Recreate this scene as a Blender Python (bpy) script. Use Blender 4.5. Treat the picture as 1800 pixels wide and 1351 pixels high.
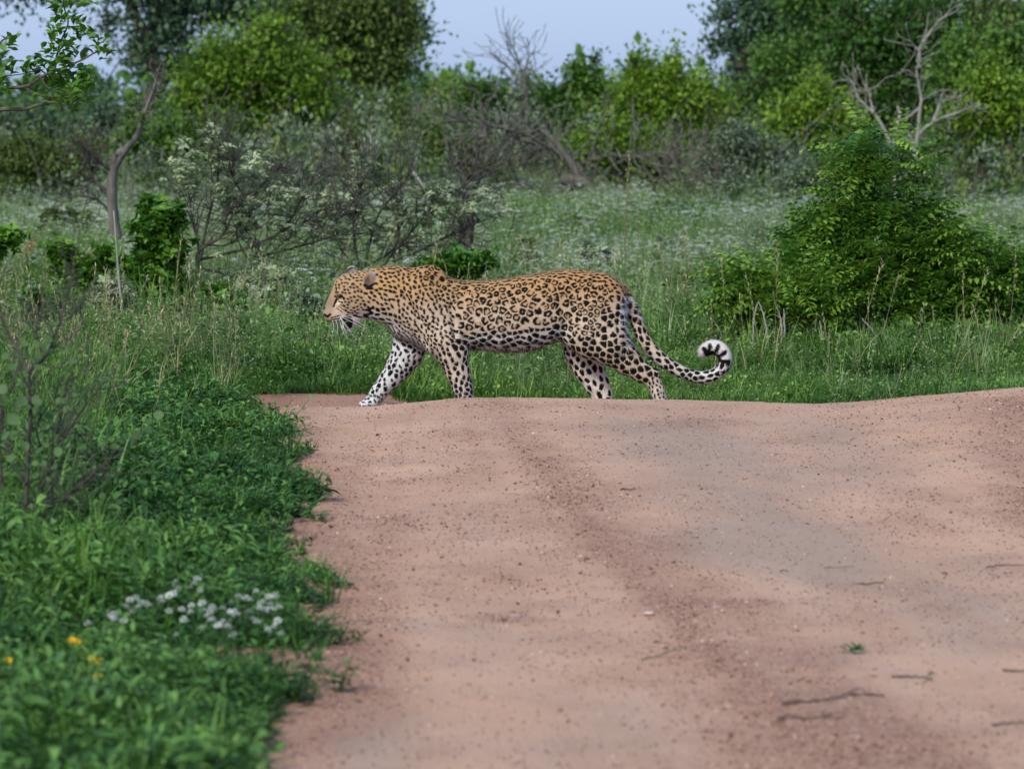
import bpy, math, random
import numpy as np
from mathutils import Vector, kdtree
for _o in list(bpy.data.objects):
    bpy.data.objects.remove(_o, do_unlink=True)
SC = bpy.context.scene
COL = SC.collection

# ---------------------------------------------------------------- camera
CAM_H = 1.30                 # eye height of a low vehicle seat, metres
FOC = 6592.0                 # focal length in photo pixels (photo 1800 wide)
HOR = 184.0                  # row of the horizon in the photo
LEO_Y = 16.0                 # distance of the leopard
cam_d = bpy.data.cameras.new('camera')
cam = bpy.data.objects.new('camera', cam_d); COL.objects.link(cam)
cam.location = (0, 0, CAM_H); cam.rotation_euler = (math.radians(90), 0, 0)
cam_d.sensor_width = 36.0; cam_d.sensor_fit = 'HORIZONTAL'
cam_d.lens = 36.0 * FOC / 1800.0
cam_d.shift_y = -(675.5 - HOR) / 1800.0
cam_d.clip_start = 0.1; cam_d.clip_end = 5000
cam_d.dof.use_dof = True
cam_d.dof.focus_distance = LEO_Y - 0.05
cam_d.dof.aperture_fstop = 6.6
SC.camera = cam

# ---------------------------------------------------------------- world: overcast evening sky
W = bpy.data.worlds.new('World'); SC.world = W; W.use_nodes = True
nt = W.node_tree; nt.nodes.clear()
sky = nt.nodes.new('ShaderNodeTexSky'); sky.sky_type = 'NISHITA'; sky.sun_disc = False
SUN_EL, SUN_ROT = math.radians(40), math.radians(212)
sky.sun_elevation = SUN_EL; sky.sun_rotation = SUN_ROT
sky.altitude = 300; sky.air_density = 1.0; sky.dust_density = 1.2; sky.ozone_density = 2.0
hs = nt.nodes.new('ShaderNodeHueSaturation'); hs.inputs['Saturation'].default_value = 0.62
bg = nt.nodes.new('ShaderNodeBackground'); bg.inputs['Strength'].default_value = 0.105
wo = nt.nodes.new('ShaderNodeOutputWorld')
mxs = nt.nodes.new('ShaderNodeMix'); mxs.data_type = 'RGBA'; mxs.inputs['Factor'].default_value = 0.8
mxs.inputs[7].default_value = (1.08, 1.68, 2.95, 1)      # even layer of thin cloud over the whole sky
nt.links.new(sky.outputs[0], hs.inputs['Color'])
nt.links.new(hs.outputs[0], mxs.inputs[6])
nt.links.new(mxs.outputs[2], bg.inputs['Color'])
nt.links.new(bg.outputs[0], wo.inputs['Surface'])

sun_d = bpy.data.lights.new('sun', 'SUN'); sun_d.energy = 1.5; sun_d.angle = math.radians(13)
sun_d.color = (1.0, 0.94, 0.84)
sun = bpy.data.objects.new('sun', sun_d); COL.objects.link(sun)
# light comes from the same side as the sky's sun (behind the camera, slightly from the left, high)
_az = SUN_ROT
_sv = Vector((math.sin(_az) * math.cos(SUN_EL), math.cos(_az) * math.cos(SUN_EL), math.sin(SUN_EL)))
sun.rotation_euler = _sv.to_track_quat('Z', 'Y').to_euler()

SC.view_settings.view_transform = 'Standard'; SC.view_settings.look = 'None'
SC.view_settings.exposure = 1.30; SC.view_settings.gamma = 1.0
SC.view_settings.use_curve_mapping = False
SC.cycles.max_bounces = 6; SC.cycles.diffuse_bounces = 3; SC.cycles.glossy_bounces = 2
SC.cycles.transmission_bounces = 4; SC.cycles.transparent_max_bounces = 8
SC.cycles.use_denoising = True

# ---------------------------------------------------------------- helpers
def P(px, py, d):
    """world point that sits d metres away along the view, measured off the photo"""
    return np.array([(px - 900.0) / FOC * d, d, CAM_H - (py - HOR) / FOC * d])

def smooth(a, b, x):
    t = np.clip((np.asarray(x, dtype=float) - a) / (b - a), 0, 1)
    return t * t * (3 - 2 * t)

def mesh_from(name, V, F, mat=None, parent=None, smooth_shade=False, attrs=None, link=True, sizes=None):
    """V (n,3), F (m,3) or (m,4); attrs: dict name -> (n,) or (n,3) per-vertex"""
    V = np.asarray(V, dtype=np.float32); F = np.asarray(F, dtype=np.int32)
    me = bpy.data.meshes.new(name)
    n, (m, k) = len(V), F.shape
    me.vertices.add(n); me.vertices.foreach_set('co', V.ravel())
    me.loops.add(m * k); me.loops.foreach_set('vertex_index', F.ravel())
    me.polygons.add(m)
    me.polygons.foreach_set('loop_start', np.arange(0, m * k, k, dtype=np.int32))
    me.polygons.foreach_set('loop_total', np.full(m, k, dtype=np.int32))
    if smooth_shade:
        me.polygons.foreach_set('use_smooth', np.ones(m, dtype=bool))
    me.update(calc_edges=True)
    for an, av in (attrs or {}).items():
        av = np.asarray(av, dtype=np.float32)
        if av.ndim == 1:
            a = me.attributes.new(an, 'FLOAT', 'POINT'); a.data.foreach_set('value', av)
        else:
            c = np.ones((len(av), 4), dtype=np.float32); c[:, :3] = av
            a = me.attributes.new(an, 'FLOAT_COLOR', 'POINT'); a.data.foreach_set('color', c.ravel())
    if mat is not None: me.materials.append(mat)
    o = bpy.data.objects.new(name, me)
    if link: COL.objects.link(o)
    if parent is not None: o.parent = parent
    return o

def thing(name, label, cat, loc=(0, 0, 0), group=None):
    o = bpy.data.objects.new(name, None); COL.objects.link(o); o.location = [float(c) for c in loc]
    o.empty_display_size = 0.1
    o['label'] = label; o['category'] = cat
    if group: o['group'] = group
    return o

def tag(o, label=None, cat=None, group=None, kind=None):
    if label: o['label'] = label
    if cat: o['category'] = cat
    if group: o['group'] = group
    if kind: o['kind'] = kind
    return o

def rotmats(R, n, yaw=None, tilt=0.0, tiltvar=0.0, roll=0.0):
    """random rotation matrices: yaw about z, then tilt of the local z axis away from up"""
    a = R.uniform(0, 2 * np.pi, n) if yaw is None else yaw
    t = tilt + R.normal(0, 1, n) * tiltvar
    r = R.normal(0, 1, n) * roll
    ca, sa, ct, st, cr, sr = np.cos(a), np.sin(a), np.cos(t), np.sin(t), np.cos(r), np.sin(r)
    Z = np.zeros(n); O = np.ones(n)
    Rz = np.stack([ca, -sa, Z, sa, ca, Z, Z, Z, O], 1).reshape(n, 3, 3)
    Rx = np.stack([O, Z, Z, Z, ct, -st, Z, st, ct], 1).reshape(n, 3, 3)
    Ry = np.stack([cr, Z, sr, Z, O, Z, -sr, Z, cr], 1).reshape(n, 3, 3)
    return Rz @ Rx @ Ry

def bake(tpl, pos, rot, scl, tint=None):
    """copies of a template mesh (V, F, tint) at many places, as plain arrays"""
    TV, TF, TT = tpl
    k = len(pos); nv = len(TV)
    scl = np.broadcast_to(np.asarray(scl, float), (k,))
    V = np.einsum('kij,vj->kvi', rot, TV) * scl[:, None, None] + pos[:, None, :]
    F = (TF[None] + (np.arange(k) * nv)[:, None, None]).reshape(-1, TF.shape[1])
    T = np.broadcast_to(TT[None], (k, nv)).copy()
    if tint is not None: T = np.clip(T * 0.45 + np.asarray(tint)[:, None] * 0.75, 0, 1)
    return V.reshape(-1, 3), F, T.reshape(-1)

def join(parts):
    Vs, Fs, Ts, o = [], [], [], 0
    for V, F, T in parts:
        Vs.append(V); Fs.append(F + o); Ts.append(T); o += len(V)
    return np.concatenate(Vs), np.concatenate(Fs), np.concatenate(Ts)

def frustums(A, B, ra, rb, sides=5):
    """one tapered stick per edge, joined in arrays (triangles)"""
    A = np.asarray(A, float); B = np.asarray(B, float); n = len(A)
    ra = np.broadcast_to(ra, (n,)); rb = np.broadcast_to(rb, (n,))
    d = B - A; L = np.linalg.norm(d, axis=1) + 1e-9; d /= L[:, None]
    ref = np.where(np.abs(d[:, 2:3]) > 0.9, np.array([[1., 0, 0]]), np.array([[0, 0, 1.]]))
    u = np.cross(d, ref); u /= np.linalg.norm(u, axis=1)[:, None] + 1e-9
    v = np.cross(d, u)
    an = np.arange(sides) / sides * 2 * np.pi
    ring = u[:, None, :] * np.cos(an)[None, :, None] + v[:, None, :] * np.sin(an)[None, :, None]
    V = np.concatenate([A[:, None] + ring * ra[:, None, None], B[:, None] + ring * rb[:, None, None]], 1)
    i = np.arange(sides); j = (i + 1) % sides
    f = np.concatenate([np.stack([i, i + sides, j], 1), np.stack([j, i + sides, j + sides], 1)])
    F = (f[None] + (np.arange(n) * 2 * sides)[:, None, None]).reshape(-1, 3)
    return V.reshape(-1, 3), F

def tube(pts, rad, sides=6):
    """smooth connected tube along a polyline, quads with closed tip"""
    pts = np.asarray(pts, float); n = len(pts); rad = np.broadcast_to(rad, (n,))
    tg = np.gradient(pts, axis=0); tg /= np.linalg.norm(tg, axis=1)[:, None] + 1e-9
    ref = np.array([0.3, 0.9, 0.2]); V = []
    an = np.arange(sides) / sides * 2 * np.pi
    for k in range(n):
        u = np.cross(tg[k], ref); u /= np.linalg.norm(u) + 1e-9
        v = np.cross(tg[k], u)
        V.append(pts[k] + rad[k] * (np.cos(an)[:, None] * u + np.sin(an)[:, None] * v))
    V = np.concatenate(V); F = []
    for k in range(n - 1):
        for i in range(sides):
            j = (i + 1) % sides
            a, b, c, d = k * sides + i, k * sides + j, (k + 1) * sides + j, (k + 1) * sides + i
            F += [(a, b, c), (a, c, d)]
    return V, np.array(F)

def curve_pts(ctrl, n=24):
    """Catmull-Rom through the control points"""
    C = np.asarray(ctrl, float)
    C = np.vstack([2 * C[0] - C[1], C, 2 * C[-1] - C[-2]])
    out = []
    m = len(C) - 3
    for s in np.linspace(0, m - 1e-6, n):
        i = int(s); t = s - i
        p0, p1, p2, p3 = C[i:i + 4]
        out.append(0.5 * ((2 * p1) + (-p0 + p2) * t + (2 * p0 - 5 * p1 + 4 * p2 - p3) * t * t
                          + (-p0 + 3 * p1 - 3 * p2 + p3) * t ** 3))
    return np.array(out)

# ---------------------------------------------------------------- material helpers
def new_mat(name):
    m = bpy.data.materials.new(name); m.use_nodes = True
    t = m.node_tree; b = t.nodes['Principled BSDF']
    return m, t, b

def N(t, kind, **kw):
    n = t.nodes.new(kind)
    for k, v in kw.items(): setattr(n, k, v)
    return n

def mixc(t, fac, a, b, blend='MIX'):
    n = N(t, 'ShaderNodeMix', data_type='RGBA', blend_type=blend)
    for key, val in ((0, fac), (6, a), (7, b)):
        if isinstance(val, bpy.types.NodeSocket): t.links.new(val, n.inputs[key])
        elif key == 0: n.inputs[0].default_value = val
        else: n.inputs[key].default_value = (*val, 1)
    return n.outputs[2]

def noise(t, scale, detail=4, vec=None, rough=0.55):
    n = N(t, 'ShaderNodeTexNoise'); n.inputs['Scale'].default_value = scale
    n.inputs['Detail'].default_value = detail; n.inputs['Roughness'].default_value = rough
    if vec is not None: t.links.new(vec, n.inputs['Vector'])
    return n.outputs[0]

def ramp(t, src, pts):
    n = N(t, 'ShaderNodeValToRGB')
    e = n.color_ramp.elements
    while len(e) < len(pts): e.new(0.5)
    for el, (p, c) in zip(e, pts):
        el.position = p; el.color = (*c, 1) if len(c) == 3 else c
    t.links.new(src, n.inputs[0]); return n.outputs[0]

def math_n(t, op, a, b=None):
    n = N(t, 'ShaderNodeMath', operation=op)
    for i, v in enumerate((a, b)):
        if v is None: continue
        if isinstance(v, bpy.types.NodeSocket): t.links.new(v, n.inputs[i])
        else: n.inputs[i].default_value = v
    return n.outputs[0]

def attr(t, name, out='Fac'):
    n = N(t, 'ShaderNodeAttribute', attribute_name=name); return n.outputs[out]

def leaf_mat(name, dark, mid, light, trans=0.3, rough=0.55, noise_scale=0.0, spec=0.3):
    m, t, b = new_mat(name)
    oi = N(t, 'ShaderNodeObjectInfo')
    f = math_n(t, 'ADD', math_n(t, 'MULTIPLY', attr(t, 'tint'), 0.8), math_n(t, 'MULTIPLY', oi.outputs['Random'], 0.2))
    if noise_scale:
        g = N(t, 'ShaderNodeNewGeometry')
        nz = noise(t, noise_scale, 3, g.outputs['Position'])
        f = math_n(t, 'ADD', f, math_n(t, 'MULTIPLY', math_n(t, 'SUBTRACT', nz, 0.5), 1.1))
    c = ramp(t, f, [(0.05, tuple(v * .7 for v in dark)), (0.5, tuple(v * .92 for v in mid)), (0.95, light)])
    t.links.new(c, b.inputs['Base Color'])
    b.inputs['Roughness'].default_value = rough
    b.inputs['Specular IOR Level'].default_value = spec
    tr = N(t, 'ShaderNodeBsdfTranslucent')
    hv = N(t, 'ShaderNodeHueSaturation'); hv.inputs['Value'].default_value = 1.3; hv.inputs['Hue'].default_value = 0.49
    t.links.new(c, hv.inputs['Color']); t.links.new(hv.outputs[0], tr.inputs['Color'])
    mx = N(t, 'ShaderNodeMixShader'); mx.inputs[0].default_value = trans * .75
    t.links.new(b.outputs[0], mx.inputs[1]); t.links.new(tr.outputs[0], mx.inputs[2])
    t.links.new(mx.outputs[0], t.nodes['Material Output'].inputs['Surface'])
    return m

def bark_mat(name, a, b_, scale=30, stretch=6, bump=0.3):
    m, t, b = new_mat(name)
    tc = N(t, 'ShaderNodeTexCoord'); mp = N(t, 'ShaderNodeMapping')
    mp.inputs['Scale'].default_value = (stretch, stretch, 1)
    t.links.new(tc.outputs['Object'], mp.inputs[0])
    nz = noise(t, scale / stretch, 6, mp.outputs[0], 0.65)
    c = ramp(t, nz, [(0.3, a), (0.7, b_)])
    t.links.new(c, b.inputs['Base Color']); b.inputs['Roughness'].default_value = 0.9
    bp = N(t, 'ShaderNodeBump'); bp.inputs['Strength'].default_value = bump; bp.inputs['Distance'].default_value = 0.02
    t.links.new(nz, bp.inputs['Height']); t.links.new(bp.outputs[0], b.inputs['Normal'])
    return m
# ================================================================ GROUND AND ROAD
CRX = (np.array([-200, 300, 450, 640, 700, 750, 800, 850, 1000, 1100, 1200, 1300, 1400, 1450, 1500, 1550, 1600, 1650, 1700, 1750, 1800, 2000, 2600]) - 900) / FOC * 15.2
CRZ = CAM_H - (np.array([717, 717, 716, 717, 711, 707, 702, 701, 701, 703, 704.5, 707, 711, 712, 710, 704, 699, 695, 690, 685, 681, 676, 672]) - HOR) * 15.2 / FOC
_cx = np.linspace(CRX[0], CRX[-1], 600); _k = np.hanning(17); _k /= _k.sum()
_cz = np.convolve(np.pad(np.interp(_cx, CRX, CRZ), 8, mode='edge'), _k, 'valid')
def crest(x): return np.interp(x, _cx, _cz)
def vnoise(x, y, s, seed=0):
    """cheap smooth value noise, -1..1"""
    x = np.asarray(x, float) * s + seed * 17.3; y = np.asarray(y, float) * s + seed * 9.1
    xi = np.floor(x).astype(np.int64); yi = np.floor(y).astype(np.int64); fx = x - xi; fy = y - yi
    fx = fx * fx * (3 - 2 * fx); fy = fy * fy * (3 - 2 * fy)
    def h(a, b):
        n = (a * 374761393 + b * 668265263 + seed * 1442695) & 0x7fffffff
        n = ((n ^ (n >> 13)) * 1274126177) & 0x7fffffff
        return ((n ^ (n >> 16)) & 0xffff) / 32767.5 - 1
    return (h(xi, yi) * (1 - fx) + h(xi + 1, yi) * fx) * (1 - fy) + (h(xi, yi + 1) * (1 - fx) + h(xi + 1, yi + 1) * fx) * fy
def H(x, y):
    x = np.asarray(x, float); y = np.asarray(y, float)
    zc = crest(x * 15.2 / np.maximum(y, 6) * np.where(y < 15.2, 1, 0) + x * np.where(y >= 15.2, 1, 0))
    up = smooth(9.0, 15.1, y); dn = 1 - smooth(15.15, 15.85, y)
    back = np.interp(x, [-2, 1.15, 2.1, 3.5], [0, 0, 0.05, 0.08]) * (1 - smooth(17.5, 22, y)) * smooth(15.2, 15.9, y)
    dip = -0.075 * smooth(-0.62, -0.30, x) * smooth(16.12, 16.5, y) * (1 - smooth(17.2, 19.5, y))
    z = np.maximum(zc * up * dn, 0) + back * 1.0 + dip
    z = z + 0.05 * vnoise(x, y, 0.15, 3) * smooth(19, 30, y) + smooth(60, 400, y) * 0.0
    return z
def ground_at(px, py):
    """where the view through a photo pixel meets the ground"""
    dx, dz = (px - 900) / FOC, -(py - HOR) / FOC
    d = np.linspace(5, 120, 23000); zz = CAM_H + dz * d - H(dx * d, d)
    k = np.argmax(zz < 0) if (zz < 0).any() else len(d) - 1
    return np.array([dx * d[k], d[k], float(H(dx * d[k], d[k]))])
EDGE_PX = [(400, 1420), (430, 1351), (480, 1320), (545, 1285), (562, 1245), (588, 1195), (575, 1160), (598, 1115), (590, 1060), (578, 1000), (556, 930), (556, 880), (532, 830), (506, 770), (480, 735), (455, 716)]
_E = np.array([ground_at(*p)[:2] for p in EDGE_PX])
_E = np.vstack([[_E[0, 0] - .15, 4.0], _E, [-1.10, 16.2], [-1.12, 16.75]])
def edge_x(y): return np.interp(y, _E[:, 1], _E[:, 0])
def back_y(x): return 16.75 + np.interp(x, [-1.2, -0.6, 0.2, 1.3, 2.2, 4], [0.0, 0.0, -.1, -.35, -1.15, -1.3]) + 0.05 * vnoise(x, 0 * x, 3, 5)
def on_road(x, y):
    x = np.asarray(x, float); y = np.asarray(y, float)
    return (x > edge_x(y)) & (y < back_y(x)) & (x < 5.2)

# one big sheet of ground, finer near the camera, lower just under the road
yy = np.concatenate([np.arange(-30, 3, 3.0), np.arange(3, 20, 0.12), np.arange(20, 60, 0.6), np.geomspace(60, 3200, 36)])
xx_n = np.linspace(-1, 1, 121); xx_n = np.sign(xx_n) * np.abs(xx_n) ** 1.5
V = []
for y in yy:
    w = 10 + max(y, 0) * 1.4
    x = xx_n * w; V.append(np.stack([x, np.full_like(x, y), H(x, np.full_like(x, y))], 1))
V = np.concatenate(V)
V[:, 2] -= 0.07 * smooth(-.36, -.22, V[:, 0] - edge_x(V[:, 1])) * smooth(4.4, 5, V[:, 1]) * (1 - smooth(-.3, .0, V[:, 1] - back_y(V[:, 0]) )) * (V[:, 0] < 5.4)
nyy, nxx = len(yy), 121
I_ = np.arange(nyy * nxx).reshape(nyy, nxx)
Fg = np.stack([I_[:-1, :-1].ravel(), I_[:-1, 1:].ravel(), I_[1:, 1:].ravel(), I_[1:, :-1].ravel()], 1)
m_soil, t, b = new_mat('soil')
g = N(t, 'ShaderNodeNewGeometry')
n1_ = noise(t, 1.3, 6, g.outputs['Position']); n2_ = noise(t, 38, 5, g.outputs['Position'], 0.7)
c = ramp(t, n1_, [(0.35, (0.060, 0.070, 0.030)), (0.55, (0.050, 0.075, 0.028)), (0.75, (0.085, 0.070, 0.045))])
c = mixc(t, math_n(t, 'MULTIPLY', n2_, 0.6), c, (0.035, 0.035, 0.018))
t.links.new(c, b.inputs['Base Color']); b.inputs['Roughness'].default_value = 0.95
bp = N(t, 'ShaderNodeBump'); bp.inputs['Strength'].default_value = 0.6; bp.inputs['Distance'].default_value = 0.03
t.links.new(n2_, bp.inputs['Height']); t.links.new(bp.outputs[0], b.inputs['Normal'])
o = mesh_from('ground', V, Fg, m_soil, None, True); o['kind'] = 'structure'

# the dirt road: fine sheet with its own relief; attributes say how sandy, how grey and how gravelly each place is
xs = np.arange(-2.3, 5.2, 0.023); ys = []
y = 4.6
while y < 16.95:
    ys.append(y); y += 0.026 if y < 14.5 else 0.015
ys = np.array(ys)
X, Y = np.meshgrid(xs, ys)
xe = edge_x(Y)
Z = H(X, Y)
# photo pixel of every spot, only to lay out where the patches of sand and clay lie on the ground
PX = 900 + X / Y * FOC; PY = HOR + (CAM_H - Z) / Y * FOC
nz1 = vnoise(X, Y, 1.1, 1); nz2 = vnoise(X, Y, 3.3, 2); nz3 = vnoise(X, Y, 9, 4); nz4 = vnoise(X, Y, 26, 6)
def patch(px, py, rx, ry, rot=0):
    c_, s_ = math.cos(math.radians(rot)), math.sin(math.radians(rot))
    a, b_ = PX - px, PY - py; u = (a * c_ + b_ * s_) / rx; v = (-a * s_ + b_ * c_) / ry
    return np.exp(-(u * u + v * v) * 0.9)
grey = (patch(1190, 775, 130, 40, 8) * .9 + patch(1330, 880, 190, 75, 25) * .8 + patch(1500, 800, 130, 60, 30) * .7 + patch(1270, 960, 130, 40)
        * .8 + patch(1500, 1000, 170, 60, 10) * .55 + patch(640, 1300, 110, 60) * .9 + patch(1720, 1090, 130, 90) * .8 + patch(880, 1110, 160, 40) * .45
        + patch(1100, 1290, 200, 70) * .35 + patch(1450, 1010, 60, 40) * .7)
grey = np.clip(grey + 0.22 * nz2 + 0.15 * nz3 + .12 * nz1, 0, 1)
band_x = np.interp(PY, [700, 760, 800, 850, 950, 1050, 1150, 1250, 1351], [870, 905, 940, 985, 1065, 1180, 1275, 1400, 1560])
band_w = np.interp(PY, [700, 850, 1000, 1351], [45, 70, 110, 170])
rb_x = np.interp(PY, [680, 720, 800, 900, 1000, 1100], [1720, 1740, 1745, 1800, 1900, 2050])
gravel = np.exp(-((PX - band_x) / band_w) ** 2) * .85 * (.45 + .55 * smooth(720, 860, PY)) + 0.9 * smooth(-90, 60, PX - rb_x) * (PY > 700) + patch(780, 950, 190, 130, 20) * .35 \
    + patch(1550, 1320, 300, 70) * .6 + patch(620, 1130, 60, 140) * .5 + patch(560, 1230, 70, 90) * .4
gravel = gravel + patch(1210, 748, 70, 9) * .9 + patch(1150, 965, 80, 10) * .8 + patch(880, 1090, 60, 7) * .9 + patch(1290, 1065, 100, 8) * .6 + patch(1500, 1030, 60, 6) * .8 + patch(1250, 860, 50, 6) * .6 + patch(1050, 1200, 120, 8) * .5
st_ = vnoise((PX - band_x) / (16 + np.maximum(PY - 700, 0) * .12), PY * .006, 1, 15) + .6 * vnoise((PX - band_x) / (7 + np.maximum(PY - 700, 0) * .05), PY * .009, 1, 16)
gravel = gravel + .24 * st_ * smooth(700, 760, PY)
grey = np.clip(grey - .12 * st_, 0, 1) * .8
gravel = np.clip(gravel + 0.26 * nz2 + 0.22 * nz3, 0, 1) * (1 - 0.6 * grey)
back_soil = smooth(15.35, 15.75, Y) * (1 - smooth(1.0, 1.6, X))
edge_n = smooth(0.26, 0.0, X - xe + 0.08 * nz2)
gravel = np.clip(gravel + 0.5 * edge_n, 0, 1)
relief = 0.004 * nz3 * (1 - grey * .8) + 0.0022 * nz4 * (0.4 + gravel) + 0.010 * nz2 * 0.35 + 0.008 * np.exp(-((PX - band_x) / (band_w * .9)) ** 2) * smooth(760, 850, PY)
relief += 0.002 * vnoise(X * .6, Y, 5, 9)
RS = np.random.RandomState(5)
relief = relief * (1 - .6 * smooth(13.5, 15, Y))
Z = Z + relief + 0.0016 * RS.normal(0, 1, Z.shape) * (0.25 + gravel * 1.2)
Z = Z + 0.005 + 0.03 * vnoise(X, Y, 4, 8) * edge_n * 0.5
keep = (X > xe - 0.48) & (Y < back_y(X) + 0.12)
nyr, nxr = X.shape
I_ = np.arange(nyr * nxr).reshape(nyr, nxr)
fk = keep[:-1, :-1] & keep[:-1, 1:] & keep[1:, 1:] & keep[1:, :-1]
Fr = np.stack([I_[:-1, :-1][fk], I_[:-1, 1:][fk], I_[1:, 1:][fk], I_[1:, :-1][fk]], 1)
Vr = np.stack([X.ravel(), Y.ravel(), Z.ravel()], 1)
used = np.zeros(len(Vr), bool); used[Fr.ravel()] = True; remap = np.cumsum(used) - 1
m_road, t, b = new_mat('road_dirt')
g = N(t, 'ShaderNodeNewGeometry'); pos = g.outputs['Position']
mp = N(t, 'ShaderNodeMapping'); mp.inputs['Scale'].default_value = (1, 0.45, 1); t.links.new(pos, mp.inputs[0])
fine = noise(t, 300, 4, pos, 0.75); mid = noise(t, 70, 5, pos, 0.7); big = noise(t, 3.2, 5, mp.outputs[0], 0.6)
sandc = ramp(t, big, [(0.3, (0.515, 0.315, 0.205)), (0.5, (0.560, 0.352, 0.238)), (0.7, (0.600, 0.388, 0.270))])
greyc = ramp(t, big, [(0.3, (0.345, 0.252, 0.195)), (0.7, (0.410, 0.305, 0.242))])
gravc = ramp(t, mid, [(0.36, (0.180, 0.095, 0.060)), (0.5, (0.350, 0.200, 0.135)), (0.64, (0.47, 0.295, 0.21))])
c = mixc(t, attr(t, 'grey'), sandc, greyc)
gf = math_n(t, 'MULTIPLY', attr(t, 'gravel'), 0.85); c = mixc(t, gf, c, gravc)
c = mixc(t, attr(t, 'redsoil'), c, ramp(t, mid, [(0.3, (0.19, 0.085, 0.045)), (0.7, (0.36, 0.18, 0.11))]))
# dark crumbs and a few pale grains
vo = N(t, 'ShaderNodeTexVoronoi'); vo.inputs['Scale'].default_value = 84
mp2 = N(t, 'ShaderNodeMapping'); mp2.inputs['Scale'].default_value = (0.85, 0.27, 1); t.links.new(pos, mp2.inputs[0]); t.links.new(mp2.outputs[0], vo.inputs['Vector'])
spk = ramp(t, vo.outputs['Distance'], [(0.0, (1, 1, 1)), (0.18, (0.9, 0.9, 0.9)), (0.34, (0, 0, 0))])
rnd = N(t, 'ShaderNodeSeparateColor'); t.links.new(vo.outputs['Color'], rnd.inputs[0])
crum = math_n(t, 'MULTIPLY', spk, math_n(t, 'GREATER_THAN', math_n(t, 'ADD', rnd.outputs[0], math_n(t, 'MULTIPLY', attr(t, 'gravel'), 0.42)), 0.60))
c = mixc(t, math_n(t, 'MULTIPLY', crum, math_n(t, 'MULTIPLY', rnd.outputs[1], 0.95)), c, (0.12, 0.055, 0.035))
palg = math_n(t, 'MULTIPLY', spk, math_n(t, 'LESS_THAN', rnd.outputs[0], 0.035))
c = mixc(t, math_n(t, 'MULTIPLY', palg, 0.6), c, (0.62, 0.46, 0.38))
c = mixc(t, 1.0, c, ramp(t, fine, [(0.3, (0.58, 0.56, 0.55)), (0.7, (1.22, 1.22, 1.22))]), 'MULTIPLY')
t.links.new(c, b.inputs['Base Color']); b.inputs['Roughness'].default_value = 0.88; b.inputs['Specular IOR Level'].default_value = 0.25
hgt = math_n(t, 'ADD', math_n(t, 'MULTIPLY', mid, 0.6), math_n(t, 'ADD', math_n(t, 'MULTIPLY', fine, 0.35), math_n(t, 'MULTIPLY', crum, 0.5)))
bp = N(t, 'ShaderNodeBump'); bp.inputs['Strength'].default_value = 0.55; bp.inputs['Distance'].default_value = 0.012
t.links.new(hgt, bp.inputs['Height']); t.links.new(bp.outputs[0], b.inputs['Normal'])
fl = lambda a: a.ravel()[used]
road = mesh_from('dirt_road', Vr[used], remap[Fr], m_road, None, True,
                 {'grey': fl(grey), 'gravel': fl(gravel), 'redsoil': np.clip(fl(back_soil) * .6 + fl(edge_n) * .25, 0, 1)})
road['kind'] = 'structure'
ROAD_Z = (xs, ys, Z)
def road_z(x, y):
    i = np.clip(np.searchsorted(xs, x), 0, len(xs) - 1); j = np.clip(np.searchsorted(ys, y), 0, len(ys) - 1)
    return Z[j, i]
# ================================================================ PLANT TEMPLATES
RV = np.random.RandomState(11)
def t_blade(L, w, lean, az, curl, segs=4, base=(0, 0, 0), tint=0.5, tip=0.06):
    """one bent grass blade; returns V, F, T"""
    s = np.linspace(0, 1, segs + 1)
    ang = lean + curl * s ** 1.4
    dl = L / segs
    r = np.concatenate([[0], np.cumsum(np.sin(ang[:-1]) * dl)]); z = np.concatenate([[0], np.cumsum(np.cos(ang[:-1]) * dl)])
    ww = w * np.maximum(np.sin(np.clip(s * .85 + .15, 0, 1) * np.pi) ** .6 * (1 - s ** 3), tip) * 0.5
    ca, sa = math.cos(az), math.sin(az)
    cx, cy = r * ca + base[0], r * sa + base[1]
    V = np.empty((2 * (segs + 1), 3))
    V[0::2] = np.stack([cx - sa * ww, cy + ca * ww, z + base[2]], 1); V[1::2] = np.stack([cx + sa * ww, cy - ca * ww, z + base[2]], 1)
    F = []
    for k in range(segs):
        a = 2 * k; F += [(a, a + 1, a + 3), (a, a + 3, a + 2)]
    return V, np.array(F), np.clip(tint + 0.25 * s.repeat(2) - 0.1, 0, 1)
def t_leaf(L, w, fold=0.25, droop=0.15, tint=0.5):
    """a single leaf lying along +y, folded along its rib"""
    V = np.array([(0, 0, 0), (-.5 * w, .3 * L, fold * w), (0, .35 * L, 0), (.5 * w, .3 * L, fold * w),
                  (-.38 * w, .68 * L, fold * w * .7 - droop * L * .3), (0, .7 * L, -droop * L * .35), (.38 * w, .68 * L, fold * w * .7 - droop * L * .3), (0, L, -droop * L)])
    F = np.array([(0, 2, 1), (0, 3, 2), (1, 2, 5), (1, 5, 4), (2, 3, 6), (2, 6, 5), (4, 5, 7), (5, 6, 7)])
    return V, F, np.full(8, tint)
def t_card(L, w, tint=0.5):
    V = np.array([(0, 0, 0), (-.5 * w, .5 * L, .08 * L), (0, L, -.06 * L), (.5 * w, .5 * L, .08 * L)])
    return V, np.array([(0, 3, 1), (3, 2, 1)]), np.full(4, tint)
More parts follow.
